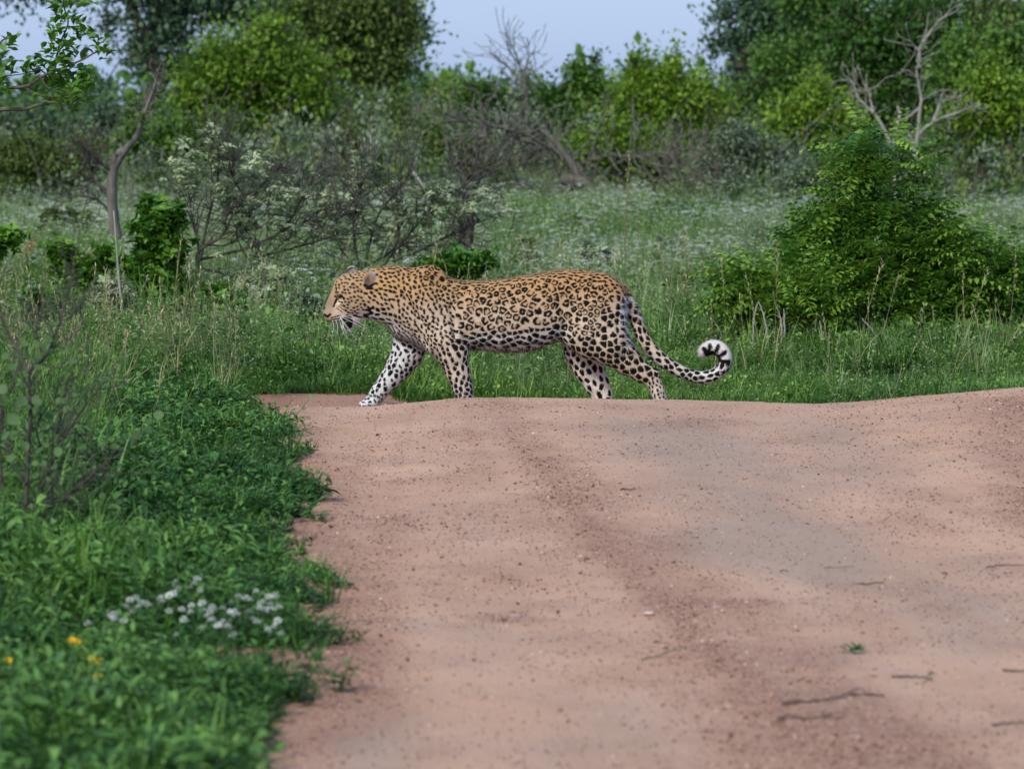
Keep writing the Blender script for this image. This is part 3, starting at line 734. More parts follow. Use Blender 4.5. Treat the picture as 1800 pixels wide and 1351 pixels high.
limbs('branch', [([(1570, 270), (1555, 228), (1535, 198), (1512, 175), (1503, 150), (1492, 138)], .022, .008), ([(1535, 198), (1530, 172), (1528, 160)], .012, .005)], d + .4, b1, bp_, e2, 6, 1, .2, .005, bumpy=.004)
# bare twigs of a dead crown against the sky
d = 51; b0 = gbase(925, d)
e = thing('dead_sapling', 'leafless dead sapling poking into the sky above the bushes', 'tree', b0)
limbs('trunk', [([(930, 340), (928, 250), (925, 160), (915, 120), (905, 92)], .022, .008, 0)], d, b0, bg_, e, 7, 1, .36, .006, tdepth=2, up=.4)
limbs('branch', [([(925, 160), (905, 130), (885, 112), (868, 98)], .022, .007), ([(922, 135), (928, 105), (940, 88)], .018, .007), ([(912, 112), (895, 90), (890, 68)], .014, .005)], d, b0, bg_, e, 8, 1, .30, .0055, tdepth=2, up=.3)
# fallen tree with its tangle of dead branches
d = 43; b0 = gbase(1010, d)
e = thing('fallen_tree', 'fallen dead tree with a tangle of grey broken branches, behind the meadow', 'tree', b0)
limbs('trunk', [([(1092, 352), (1060, 345), (1025, 322), (990, 312)], .10, .07, 0), ([(1025, 325), (1000, 282), (972, 248), (948, 226)], .05, .022)], d, b0, bg_, e, 9, bumpy=.008)
limbs('branch', [([(1005, 330), (960, 336), (925, 330), (884, 318)], .07, .035), ([(1030, 330), (1020, 295), (990, 275), (955, 262)], .035, .012),
                 ([(985, 272), (930, 240), (870, 222), (800, 206)], .022, .006), ([(1000, 285), (960, 262), (915, 248), (850, 238)], .018, .006),
                 ([(1040, 280), (1080, 274), (1130, 276)], .014, .005), ([(1000, 360), (1012, 335), (1030, 310)], .02, .01), ([(905, 340), (880, 320), (860, 300), (840, 285)], .02, .006)],
      d, b0, bg_, e, 10, 2, .42, .010, tdepth=3, spread=1.0, up=.15, dz=.8, bumpy=.006)
d = 42; b0 = gbase(975, d)
e = thing('broken_branch', 'pale broken branch sticking out of the meadow below the fallen tree', 'branch', b0)
limbs('limb', [([(968, 400), (975, 368), (982, 352), (1003, 330)], .022, .010, 0), ([(976, 368), (968, 350)], .012, .006)], d, b0, bp_, e, 11, bumpy=.003)
for k_, (px, top, d, lab) in enumerate([(1195, 240, 42, 'grey bare shrub of thin upright twigs between the fallen tree and the grey leaved bush'),
                                        (1235, 300, 39, 'dark bare twiggy shrub leaning left at the back of the meadow'),
                                        (510, 255, 42, 'grey bare twiggy shrub behind the leafy grey shrub'),
                                        (640, 275, 43, 'bare grey shrub with fine twigs behind the second leafy shrub'),
                                        (1725, 300, 42, 'brownish bare shrub under the dense tree at the right')]):
    R = np.random.RandomState(300 + k_); b0 = gbase(px, d); e = thing('bare_shrub', lab, 'shrub', b0, 'bare twiggy shrubs at the back of the meadow')
    gy = HOR + (CAM_H - b0[2]) * FOC / d; ls = []
    for q in range(9):
        tx = px + R.uniform(-48, 48); ty = top + R.uniform(0, 60)
        ls.append(([(px + R.uniform(-8, 8), gy), ((px + tx) / 2 + R.uniform(-8, 8), (gy + ty) / 2), (tx, ty)], .018, .005))
    limbs('stems', ls, d, b0, bb if k_ in (1, 4) else bg_, e, 310 + k_, 1, .3, .006, tdepth=2, up=.35, dz=.4)
# ================================================================ MIDDLE DISTANCE
# crooked dark tree on the left
d = 27.5; b0 = gbase(208, d); gy = HOR + (CAM_H - b0[2]) * FOC / d
e = thing('crooked_tree', 'crooked grey barked tree trunk at the left with a broken forked top', 'tree', b0)
limbs('trunk', [([(212, gy), (208, 440), (200, 390), (196, 330), (202, 285), (218, 262)], .050, .032, 0)], d, b0, M['bark_grey'], e, 21, bumpy=.003)
limbs('branch', [([(204, 290), (222, 262), (242, 238), (252, 205), (268, 168), (280, 132)], .030, .009), ([(240, 240), (262, 262), (266, 300)], .010, .004)], d, b0, M['bark_grey'], e, 22, 1, .13, .004, bumpy=.003)
limbs('branch', [([(196, 345), (178, 330), (162, 310), (158, 285)], .020, .007), ([(202, 300), (185, 292), (165, 270), (150, 262)], .016, .006), ([(198, 380), (172, 352), (120, 340)], .012, .004)], d, b0, M['bark_dark'], e, 23, 2, .16, .004, tdepth=3, bumpy=.003)
R = np.random.RandomState(24)
cs = [P(px, py, d + R.uniform(-.3, .3)) for px, py in [(250, 195), (232, 205), (243, 180), (222, 222), (250, 210), (150, 268), (165, 300), (130, 300)]]
V, F, T = leaves(R, cs, np.full(len(cs), .07), 34, t_card(1, .45), .05, b0); mesh_from('leaves', V, F, L_['olive'], e, False, {'tint': T})

# leaf whorls used on the shrubs
def whorl(n, L, w, seed, up=.6):
    R = np.random.RandomState(seed); return join([place(t_leaf(L * R.uniform(.7, 1.1), w, .3, R.uniform(.1, .4)), (0, 0, R.uniform(-.01, .01)), k * 6.283 / n + R.normal(0, .3), R.uniform(.1, up + .3), 0, 1, R.uniform(.25, .8)) for k in range(n)])
def shrub_from_lines(name, label, cat, px, d, lines, leafpos, tplw, nper, spread, lmat, bark, seed, r=(.014, .003), tw=1, tl=.12, group=None, lsz=1.0, rt=.0028, dz=.35):
    b0 = gbase(px, d); e = thing(name, label, cat, b0, group)
    ls = [(pts, r[0] * (f if isinstance(f, (int, float)) else 1), r[1]) for pts, f in lines]
    _, ends = limbs('branches', ls, d, b0, bark, e, seed, tw, tl, rt, dz=dz, tdepth=2, bumpy=.002, up=.4)
    R = np.random.RandomState(seed + 1); pos = []
    for (a, b_, rr, n) in leafpos:
        for k in range(int(n * .7) + 1):
            q = P(a + R.normal(0, rr * .75), b_ + R.normal(0, rr * .6), d + R.normal(0, .12)); pos.append(q)
    pos = np.array(pos) - b0
    pos = np.repeat(pos, nper, 0) + R.normal(0, spread, (len(pos) * nper, 3))
    V, F, T = bake(tplw, pos, rotmats(R, len(pos), None, 0.1, .5), lsz * R.uniform(.6, 1.25, len(pos)), np.clip(R.normal(.55, .25, len(pos)), 0, 1))
    mesh_from('leaves', V, F, lmat, e, False, {'tint': T}); return e
L_['pale'] = leaf_mat('pale_shrub_leaf', (0.100, 0.150, 0.070), (0.220, 0.290, 0.145), (0.440, 0.510, 0.310), .32, .6)
W5 = whorl(6, .052, .024, 1)
# greyish shrub with arching dark branches (left of the leopard's head)
gy = HOR + (CAM_H) * FOC / 23.5
shrub_from_lines('leafy_shrub', 'pale leaved shrub with arching dark branches left of the leopard', 'shrub', 352, 23.5,
   [([(350, gy), (348, 470), (352, 440), (395, 410), (400, 380), (430, 345)], 1.2), ([(352, 460), (362, 400), (380, 330), (385, 280), (375, 245)], .8), ([(350, 470), (345, 420), (330, 370), (335, 320)], .6),
    ([(355, 455), (420, 440), (460, 425), (520, 395), (575, 380), (600, 378)], .9), ([(350, 470), (400, 480), (440, 455), (465, 450), (540, 430), (590, 415)], .9), ([(430, 345), (455, 330), (480, 300)], .5),
    ([(430, 345), (410, 310), (415, 270)], .5), ([(360, 430), (400, 430), (430, 400), (440, 360)], .6), ([(345, 480), (320, 450), (300, 400)], .5), ([(460, 425), (500, 400), (530, 350), (545, 320)], .5), ([(352, 470), (380, 500), (460, 500), (520, 480)], .6)],
   [(345, 290, 34, 26), (400, 275, 22, 12), (375, 252, 16, 8), (435, 290, 34, 18), (455, 320, 30, 12), (400, 350, 50, 22), (470, 365, 40, 16), (330, 330, 30, 12), (500, 385, 30, 8), (545, 345, 26, 10), (430, 410, 55, 16), (560, 400, 30, 8)],
   W5, 3, .035, L_['pale'], M['bark_dark'], 31, (.013, .004), 2, .24, rt=.0035)
# second shrub above the leopard's back
gy = HOR + (CAM_H) * FOC / 24.5
shrub_from_lines('leafy_shrub', 'pale leaved open shrub behind the neck of the leopard', 'shrub', 640, 24.5,
   [([(640, gy), (628, 450), (622, 400), (628, 350), (640, 315)], .9), ([(640, gy), (680, 460), (730, 400), (760, 365), (800, 345)], .8), ([(636, 480), (600, 440), (590, 400), (600, 340), (612, 300)], .7),
    ([(640, 480), (650, 430), (665, 380), (700, 335), (725, 300)], .7), ([(690, 460), (740, 440), (780, 420), (820, 405)], .7), ([(628, 440), (590, 420), (560, 395)], .5), ([(640, 470), (690, 440), (700, 400), (690, 370)], .6), ([(700, 335), (660, 320), (655, 290)], .4)],
   [(600, 345, 36, 22), (640, 355, 36, 18), (655, 310, 26, 10), (760, 350, 38, 26), (800, 350, 30, 18), (720, 370, 40, 14), (850, 355, 18, 8), (610, 400, 40, 14), (690, 400, 50, 14), (560, 360, 30, 10), (640, 285, 14, 4)],
   W5, 3, .035, L_['pale'], M['bark_dark'], 33, (.012, .004), 2, .22, rt=.0035)
# old stump wrapped in twigs
d = 28; b0 = gbase(822, d); gy = HOR + (CAM_H) * FOC / d
e = thing('tree_stump', 'dark upright dead stump behind the back of the leopard', 'stump', b0)
limbs('trunk', [([(818, gy), (820, 440), (824, 400), (830, 350), (828, 312)], .055, .022, 0), ([(812, gy), (812, 430), (808, 390)], .035, .012)], d, b0, M['bark_dark'], e, 35, 4, .20, .005, tdepth=2, bumpy=.010)
limbs('branch', [([(826, 340), (840, 318), (858, 305), (880, 300)], .014, .004), ([(820, 420), (790, 432), (770, 450)], .014, .005)], d, b0, M['bark_dark'], e, 36, 1, .15, .004)
d = 30; b0 = gbase(735, d)
e = thing('dead_pole', 'short pale broken stick leaning behind the second leafy shrub', 'stick', b0)
limbs('stem', [([(756, 400), (748, 345), (738, 320), (722, 298)], .022, .014, 0)], d, b0, M['bark_pale'], e, 37)
# dark green bushes on the left
BUSHW = whorl(6, .055, .030, 5, .5)
def leafy_bush(name, label, px, d, els, ncl, clr, per, mat, seed, size=1.0, tpl=None, stems=4, group=None, rb=.02, flat=.8, crown='foliage', twig=2, tl=.6):
    return tree(name, label, 'bush', gbase(px, d), [EL(*q, d) for q in els], ncl, clr, per, size, mat, M['bark_dark'], rb, seed, group, .22, flat, stems, tpl or BUSHW, .2, crown, twig, 'stems', tl=tl)
leafy_bush('green_bush', 'fresh green upright bush at the left beside the crooked trunk', 275, 22,
    [(272, 400, 38, 55), (258, 350, 22, 26), (300, 440, 36, 45), (250, 465, 36, 45), (310, 385, 26, 30), (280, 500, 55, 40)], 240, .075, 7, M['bush'], 41)
leafy_bush('green_bush', 'low round green bush left of the crooked trunk', 130, 22.5,
    [(110, 460, 40, 40), (150, 490, 55, 45), (180, 450, 25, 30), (80, 440, 18, 18)], 190, .075, 7, M['bush'], 42)
leafy_bush('green_bush', 'sprig of green leaves on an arching twig at the left edge', 10, 20,
    [(8, 415, 34, 14), (22, 428, 22, 12), (-20, 440, 30, 30)], 46, .06, 6, M['bush'], 43, stems=2)
leafy_bush('green_bush', 'low fresh green bush right behind the shoulders of the leopard', 830, 22,
    [(800, 470, 60, 22), (850, 462, 30, 20), (770, 490, 50, 18), (740, 470, 30, 12)], 120, .07, 6, M['bush'], 44)
# reddish mound
d = 26; R = np.random.RandomState(50); b0 = ground_at(62, 500)
th = np.linspace(0, np.pi / 2, 9); ph = np.linspace(0, 2 * np.pi, 22, endpoint=False)
V = np.array([((.5 + .08 * math.sin(3 * p + 2 * a)) * math.sin(a) * .17 * math.cos(p) * 2 ** .5, .15 * math.sin(a) * math.sin(p), .33 * math.cos(a) ** .8) for a in th for p in ph]) + R.normal(0, .006, (9 * 22, 3))
F = np.array([(i * 22 + j, (i + 1) * 22 + j, (i + 1) * 22 + (j + 1) % 22, i * 22 + (j + 1) % 22) for i in range(8) for j in range(22)])
o = mesh_from('termite_mound', V, F, bark_mat('red_earth', (0.12, 0.045, 0.025), (0.27, 0.12, 0.075), 40, 1, .8), None, True); o.location = b0
tag(o, 'small reddish brown termite mound among the green bushes at the left', 'mound')

# ---------------- the big bush on the right: arching fronds of small leaflets
FROND = t_frond(6, .19, .022, .050, 3)
def frond_bush(name, label, px, d, els, n, seed, rb, mat, size=1.0, stems=5):
    R = np.random.RandomState(seed); base = gbase(px, d); E_ = [EL(*q, d) for q in els]
    e = thing(name, label, 'bush', base); cen = fill(R, E_, n // 8, .3); cen[:, 2] = np.maximum(cen[:, 2], base[2] + .08)
    pl = Plant(seed); hg = cen[:, 2].max() - base[2]
    for s_ in range(stems):
        a = R.uniform(0, 6.28); pl.path([base + np.array([math.cos(a), math.sin(a), 0]) * f * hg * .18 + np.array([0, 0, hg * .38 * f]) + R.normal(0, .01, 3) for f in np.linspace(0, 1, 5)])
    for i in np.argsort(np.linalg.norm(cen - base, axis=1)):
        k = pl.reach(cen[i], .14, .14, base[2] + .05); pl.twigs(k, 1, .10)
    pl.wood('stems', M['bark_dark'], e, .0018, rb, base, 4)
    mid = cen.mean(0); idx = R.randint(0, len(cen), n); pos = cen[idx] + R.normal(0, .055, (n, 3))
    out = pos - mid; yaw = np.arctan2(out[:, 1], out[:, 0]) - np.pi / 2 + R.normal(0, .7, n)
    ct = np.clip(R.normal(.5, .2, len(cen)), 0, 1)
    hgt = np.clip((pos[:, 2] - base[2]) / hg, 0, 1)
    V, F, T = bake(FROND, pos - base, rotmats(R, n, yaw, .25, .45, .35), size * R.uniform(.75, 1.35, n), np.clip(ct[idx] * .9 + R.normal(.12, .16, n), 0, 1))
    mesh_from('foliage', V, F, mat, e, False, {'tint': T}); return e
M['frond'] = leaf_mat('frond_leaf', (0.009, 0.040, 0.005), (0.050, 0.155, 0.015), (0.270, 0.440, 0.055), .34, .45, 0, .35)
frond_bush('feathery_bush', 'large green bush of feathery arching fronds at the right, behind the tail of the leopard', 1560, 19.8,
   [(1555, 285, 46, 24), (1510, 300, 50, 24), (1530, 345, 26, 14), (1490, 372, 50, 20), (1580, 378, 50, 26), (1475, 418, 40, 26), (1560, 445, 84, 46), (1650, 450, 46, 30), (1450, 480, 50, 34),
    (1560, 520, 130, 56), (1680, 490, 76, 50), (1432, 432, 24, 14), (1740, 520, 50, 40), (1560, 570, 130, 30)], 4300, 61, .05, M['frond'])
frond_bush('feathery_bush', 'spreading low green bush at the far right, joined to the large feathery bush', 1730, 20.3,
   [(1730, 490, 60, 42), (1760, 530, 56, 44), (1700, 550, 60, 40), (1790, 490, 30, 18), (1850, 540, 60, 40)], 1300, 62, .03, M['frond'])
frond_bush('feathery_bush', 'lower green bush left of the large feathery bush, above the curled tail', 1350, 19.4,
   [(1345, 525, 45, 28), (1305, 525, 26, 16), (1400, 540, 50, 36), (1335, 495, 16, 16), (1380, 500, 22, 20), (1370, 565, 60, 22)], 1000, 63, .025, M['frond'])
# bare grey twigs standing in front of the bush
d = 18.9
TW = [([(1322, 625), (1325, 570), (1330, 535)], 'short pale dead stick left of the bare twigs under the feathery bush'), ([(1372, 620), (1374, 575), (1368, 545)], 'pale upright dead stick below the left part of the feathery bush'),
      ([(1380, 620), (1379, 570), (1378, 542)], 'tallest of the pale upright dead sticks below the feathery bush'), ([(1450, 630), (1445, 590), (1441, 565)], 'leaning pale dead stick under the middle of the feathery bush'),
      ([(1546, 625), (1540, 590), (1515, 560)], 'thin arching dead stick under the middle of the feathery bush'), ([(1355, 610), (1345, 565), (1333, 530)], 'thin dead stalk leaning left against the feathery bush')]
for k_, (pts, lab) in enumerate(TW):
    a = ground_at(pts[0][0], 640); e = thing('dead_stick', lab, 'stick', (a[0], d, a[2]), 'dead sticks in front of the feathery bush'); o0 = np.array([a[0], d, float(H(a[0], d))])
    pts = [(pts[0][0], HOR + (CAM_H - o0[2]) * FOC / d)] + pts[1:]
    limbs('stem', [(pts, .0065, .003, 0)], d, o0, M['bark_pale'], e, 70 + k_, 0, bumpy=.002); e.location = o0
# thin pale sapling stem on the left, tall grass stalk behind the leopard
d = 20.5; b0 = gbase(218, d)
e = thing('pale_stem', 'thin pale leafless stem standing in front of the green bush at the left', 'stem', b0)
limbs('stem', [([(220, 602), (214, 540), (208, 480), (204, 420), (200, 370)], .008, .005, 0), ([(209, 505), (195, 512), (175, 520)], .004, .002)], d, b0, M['bark_pale'], e, 80)
d = 25; b0 = gbase(1100, d)
e = thing('grass_stalk', 'single tall pale grass stalk rising behind the hindquarters of the leopard', 'grass stalk', b0)
limbs('stem', [([(1098, 525), (1099, 420), (1103, 330), (1108, 272)], .0055, .003, 0)], d, b0, M['straw'], e, 81)
R = np.random.RandomState(82); n = 80; f = R.rand(n)
pos = np.stack([np.interp(f, [0, 1], [1103.5, 1109]), np.interp(f, [0, 1], [330, 268])], 1)
pos = np.array([P(a, b_, d) for a, b_ in pos]) - b0 + R.normal(0, .008, (n, 3))
V, F, T = bake(t_card(1, .3), pos, rotmats(R, n, None, 1.0, .4), R.uniform(.015, .03, n)); mesh_from('seed_head', V, F, M['straw'], e, False, {'tint': T})

# low weedy shrubs standing singly between the verge and the trees
def low_shrub(label, px, py, rx, ry, d, mk, seed, tpl=W5, size=.8, per=5, ncl=None):
    dd = d; els = [(px, py, rx, ry), (px - rx * .5, py + ry * .4, rx * .6, ry * .7), (px + rx * .55, py + ry * .35, rx * .6, ry * .7)]
    tree('low_shrub', label, 'shrub', gbase(px, dd), [EL(*q, dd) for q in els], ncl or int(rx * ry / 14), .07, per, size, L_[mk] if mk in L_ else M[mk], M['bark_dark'], .010, seed, 'low shrubs scattered in the meadow', .2, .8, 4, tpl, .22, 'foliage', 3, 'stems', rtip=.0016, tl=.6)
SH = [('grey green low shrub right in front of the arching branches left of the leopard', 470, 500, 60, 36, 22, 'pale'), ('dull green low shrub just left of the face of the leopard', 535, 540, 40, 34, 20.5, 'grey'),
      ('dark green low shrub under the arching branches left of the leopard', 390, 530, 50, 36, 21, 'bush'), ('olive low shrub at the foot of the fresh green upright bush', 320, 555, 46, 30, 20, 'olive'),
      ('grey green low shrub at the left in front of the crooked trunk', 200, 520, 44, 36, 21, 'pale'), ('low leafy shrub at the far left below the reddish mound', 60, 540, 60, 34, 20.5, 'bush'),
      ('small brownish green shrub above the middle of the back of the leopard', 930, 455, 30, 22, 27, 'brown'), ('small pale shrub above the rump of the leopard', 1045, 450, 36, 24, 26, 'pale'),
      ('olive low shrub between the tail and the feathery bush', 1200, 505, 34, 30, 23, 'olive'), ('pale low shrub in the meadow right of the tall grass stalk', 1170, 440, 40, 24, 29, 'pale'),
      ('grey low shrub in the meadow left of the top of the feathery bush', 1330, 425, 44, 26, 31, 'grey'), ('pale green low shrub behind the second leafy shrub', 700, 430, 50, 26, 28, 'pale'),
      ('green low shrub in the meadow below the fallen tree', 1010, 400, 46, 20, 33, 'olive'), ('grey low shrub left of the fallen tree, edge of the meadow', 880, 378, 44, 20, 35, 'grey'),
      ('dark low shrub by the bare twiggy shrub, edge of the meadow', 1180, 372, 50, 22, 36, 'deep'), ('dim low shrub behind the crooked trunk at the left', 120, 390, 60, 28, 33, 'olive')]
for k_, (lab, px, py, rx, ry, d, mk) in enumerate(SH): low_shrub(lab, px, py, rx, ry, d, mk, 400 + k_, size=.8 if d < 25 else 1.1)
# ================================================================ LEOPARD
# The body is worked out in "photo units" (1 unit = 1/412 m): x to the right, v downwards, d away from the camera.
S = LEO_Y / FOC
class Field:
    def __init__(s, lo, hi, h):
        s.lo = np.array(lo, float); s.h = h
        s.n = (np.ceil((np.array(hi) - s.lo) / h)).astype(int) + 1
        s.D = np.full(tuple(s.n), 60.0, dtype=np.float32)
    def box(s, lo, hi, m):
        i0 = np.clip(np.floor((np.array(lo) - m - s.lo) / s.h).astype(int), 0, s.n - 1)
        i1 = np.clip(np.ceil((np.array(hi) + m - s.lo) / s.h).astype(int) + 1, 1, s.n)
        ax = [(s.lo[k] + s.h * np.arange(i0[k], i1[k])).astype(np.float32) for k in range(3)]
        X, V, Dd = np.meshgrid(*ax, indexing='ij', sparse=True)
        return tuple(slice(i0[k], i1[k]) for k in range(3)), X, V, Dd
    def put(s, sl, d, k):
        a = s.D[sl]
        if k <= 0: s.D[sl] = np.minimum(a, d); return
        h = np.maximum(k - np.abs(a - d), 0) / k
        s.D[sl] = np.minimum(a, d) - h * h * k * 0.25
    def cut(s, sl, d, k):
        a = s.D[sl]; h = np.maximum(k - np.abs(a + d), 0) / k
        s.D[sl] = np.maximum(a, -d) + h * h * k * 0.25
    def cap(s, a, b, ra, rb, k=8, flat=1.0):
        """tapered limb piece from a to b; flat < 1 makes it thinner in depth"""
        a = np.array(a, float); b = np.array(b, float); r = max(ra, rb)
        sl, X, V, Dd = s.box(np.minimum(a, b) - r, np.maximum(a, b) + r, k + 3)
        e = b - a; L = (e ** 2).sum() + 1e-6
        t = np.clip(((X - a[0]) * e[0] + (V - a[1]) * e[1] + (Dd - a[2]) * e[2]) / L, 0, 1)
        q = np.sqrt((X - a[0] - t * e[0]) ** 2 + (V - a[1] - t * e[1]) ** 2 + ((Dd - a[2] - t * e[2]) / flat) ** 2)
        s.put(sl, ((q - (ra + (rb - ra) * t)) * (0.5 + 0.5 * flat)).astype(np.float32), k)
    def ell(s, c, r, rot=0.0, k=8, cut=False, yaw=0.0):
        """ellipsoid, rot turns it in the picture plane (degrees, clockwise on screen), yaw about the vertical"""
        c = np.array(c, float); r = np.array(r, float); m = r.max()
        sl, X, V, Dd = s.box(c - m, c + m, k + 3)
        x, v, d = X - c[0], V - c[1], Dd - c[2]
        if yaw:
            cy, sy = math.cos(math.radians(yaw)), math.sin(math.radians(yaw))
            x, d = cy * x + sy * d, -sy * x + cy * d
        cr, sr = math.cos(math.radians(rot)), math.sin(math.radians(rot))
        x, v = cr * x + sr * v, -sr * x + cr * v
        k0 = np.sqrt((x / r[0]) ** 2 + (v / r[1]) ** 2 + (d / r[2]) ** 2)
        k1 = np.sqrt((x / r[0] ** 2) ** 2 + (v / r[1] ** 2) ** 2 + (d / r[2] ** 2) ** 2) + 1e-6
        q = (k0 * (k0 - 1) / k1).astype(np.float32)
        (s.cut if cut else s.put)(sl, q, k)
    def loft(s, st, k=8, ex=2.25):
        """body from stations (x, top, bottom, half width)"""
        st = np.array(st, float)
        lo = np.array([st[0, 0], st[:, 1].min(), -st[:, 3].max()]); hi = np.array([st[-1, 0], st[:, 2].max(), st[:, 3].max()])
        sl, X, V, Dd = s.box(lo, hi, 4)
        # smooth the station curves
        xs = X.ravel(); xf = np.linspace(st[0, 0], st[-1, 0], 400)
        def sm(col):
            y = np.interp(xf, st[:, 0], st[:, col]); kk = np.hanning(31); kk /= kk.sum()
            yp = np.pad(y, 15, mode='edge'); return np.interp(xs, xf, np.convolve(yp, kk, 'valid'))
        top, bot, w = sm(1), sm(2), sm(3)
        cz = ((top + bot) / 2)[:, None, None]; hh = ((bot - top) / 2)[:, None, None]; w = w[:, None, None]
        u = np.abs(V - cz) / hh; q = np.abs(Dd) / w
        # ribs are widest above the middle, belly narrower
        rho = (u ** ex + q ** ex) ** (1 / ex)
        d = (rho - 1) * np.minimum(hh, w)
        d = np.maximum(d, np.maximum(st[0, 0] - X, X - st[-1, 0]))
        s.put(sl, d.astype(np.float32), k)
    def mesh(s):
        """naive surface nets"""
        D = s.D; I = D < 0
        c = np.zeros(tuple(s.n - 1), dtype=np.uint8)
        off = [(i, j, k) for i in (0, 1) for j in (0, 1) for k in (0, 1)]
        nx, ny, nz = s.n
        for (i, j, k) in off: c += I[i:nx - 1 + i, j:ny - 1 + j, k:nz - 1 + k]
        act = np.argwhere((c > 0) & (c < 8))
        val = {o: D[act[:, 0] + o[0], act[:, 1] + o[1], act[:, 2] + o[2]] for o in off}
        acc = np.zeros((len(act), 3)); cnt = np.zeros(len(act))
        for a in off:
            for ax in range(3):
                if a[ax]: continue
                b = list(a); b[ax] = 1; b = tuple(b)
                va, vb = val[a], val[b]; cr = (va < 0) != (vb < 0)
                t = np.where(cr, va / np.where(cr, va - vb, 1), 0)
                p = np.tile(np.array(a, float), (len(act), 1)); p[:, ax] += t
                acc[cr] += p[cr]; cnt[cr] += 1
        P_ = (act + acc / cnt[:, None]) * s.h + s.lo
        idx = np.full(tuple(s.n - 1), -1, dtype=np.int32); idx[tuple(act.T)] = np.arange(len(act))
        Q = []
        for ax in range(3):
            sl0 = [slice(None)] * 3; sl1 = [slice(None)] * 3; sl0[ax] = slice(0, -1); sl1[ax] = slice(1, None)
            e = np.argwhere(I[tuple(sl0)] != I[tuple(sl1)])
            b, c2 = [q for q in range(3) if q != ax]
            ok = (e[:, b] > 0) & (e[:, c2] > 0) & (e[:, b] < s.n[b] - 1) & (e[:, c2] < s.n[c2] - 1); e = e[ok]
            q = []
            for (db, dc) in ((0, 0), (-1, 0), (-1, -1), (0, -1)):
                f = e.copy(); f[:, b] += db; f[:, c2] += dc; q.append(idx[f[:, 0], f[:, 1], f[:, 2]])
            q = np.stack(q, 1)
            ins = I[e[:, 0], e[:, 1], e[:, 2]]
            flip = ins if ax != 1 else ~ins
            q[flip] = q[flip][:, ::-1]
            Q.append(q)
        Q = np.concatenate(Q); return P_, Q[(Q >= 0).all(1)]

F_ = Field((556, 455, -66), (1298, 742, 66), 1.45)
# --- trunk
F_.loft([(655, 474, 556, 26), (680, 472, 560, 38), (700, 473, 580, 43), (730, 472, 606, 46), (752, 473, 615, 47),
         (778, 480, 617, 47), (800, 491, 615, 47), (850, 493, 614, 50), (900, 488, 619, 53), (940, 480, 614, 52),
         (980, 474, 600, 48), (1020, 473, 588, 45), (1055, 479, 575, 41), (1082, 490, 556, 33), (1098, 502, 540, 22), (1106, 512, 532, 10)], k=4)
# --- neck and withers
F_.cap((640, 512, 0), (690, 518, 0), 37, 46, 14, 0.82)
F_.cap((690, 520, 0), (735, 535, 0), 47, 60, 14, 0.72)
F_.ell((752, 489, -15), (28, 23, 14), -15, 12); F_.ell((752, 490, 15), (28, 23, 14), -15, 12)
# --- shoulder masses, near and far
for s_ in (-1, 1):
    F_.ell((750, 540, 27 * s_), (34, 58, 22), -16, 14)
F_.ell((772, 585, -32), (30, 40, 20), -18, 14)
F_.ell((722, 585, 28), (30, 36, 18), 10, 14)
F_.ell((708, 570, 4), (22, 26, 24), 0, 10)          # brisket
# --- near foreleg, carrying the weight
n1 = -36
F_.cap((785, 598, n1), (797, 622, n1 - 1), 31, 25, 12, 0.78)
F_.cap((797, 622, n1 - 1), (806, 652, n1), 25.5, 20.5, 8, 0.82)
F_.cap((806, 652, n1), (814, 678, n1), 20.5, 17.5, 6, 0.9)
F_.cap((814, 678, n1), (818, 702, n1), 17.5, 15.5, 5, 0.95)
F_.cap((818, 702, n1), (817, 713, n1), 15.5, 13, 5, 1)
F_.ell((808, 716, n1 - 1), (21, 8.5, 15), 2, 5)
for q in (-10, -3.5, 3.5, 10): F_.ell((792 + abs(q) * .35, 717.5, n1 - 1 + q), (6.5, 6, 4.2), 0, 2)
# --- far foreleg, reaching forward
f1 = 28
F_.cap((722, 590, f1), (716, 620, f1), 31, 27, 12, 0.72)
F_.cap((716, 620, f1), (702, 645, f1), 27.5, 22.5, 8, 0.8)
F_.cap((702, 645, f1), (684, 668, f1), 22.5, 17.5, 6, 0.85)
F_.cap((684, 668, f1), (666, 690, f1), 17.5, 14.5, 5, 0.95)
F_.cap((666, 690, f1), (655, 704, f1), 14.5, 13, 5, 1)
F_.ell((649, 710, f1 - 1), (19, 8.5, 14), -4, 5)
for q in (-9, -3, 3, 9): F_.ell((636 + abs(q) * .35, 713, f1 - 1 + q), (6, 5, 4), 0, 2)
# --- haunches
for s_ in (-1, 1):
    F_.ell((1054, 530, 24 * s_), (46, 50, 23), -8, 14)
F_.ell((1050, 566, -27), (51, 45, 24), 14, 14)
F_.ell((1044, 588, 26), (36, 40, 20), 10, 12)
F_.ell((1090, 545, 0), (13, 30, 26), 0, 10)
# --- near hind leg, pushing off behind
h1 = -30
F_.cap((1036, 584, h1), (1072, 603, h1), 38, 34, 12, 0.68)
F_.cap((1008, 590, h1 + 8), (1036, 604, h1 + 3), 16, 22, 14, 0.8)
F_.cap((1072, 603, h1), (1102, 632, h1 + 1), 34, 23.5, 9, 0.72)
F_.cap((1102, 632, h1 + 1), (1128, 652, h1 + 1), 23.5, 17, 7, 0.75)
F_.cap((1128, 652, h1 + 1), (1145, 660, h1 + 1), 17, 13.5, 6, 0.8)
F_.ell((1150, 651, h1 + 1), (8, 7, 6.5), 30, 4)
F_.cap((1144, 661, h1 + 1), (1155, 684, h1), 14.5, 12.5, 5, 0.85)
F_.cap((1155, 684, h1), (1161, 706, h1), 12.5, 12, 4, 0.95)
F_.cap((1161, 706, h1), (1158, 716, h1), 12, 11, 4, 1)
F_.ell((1148, 719, h1), (19, 8, 13), 0, 5)
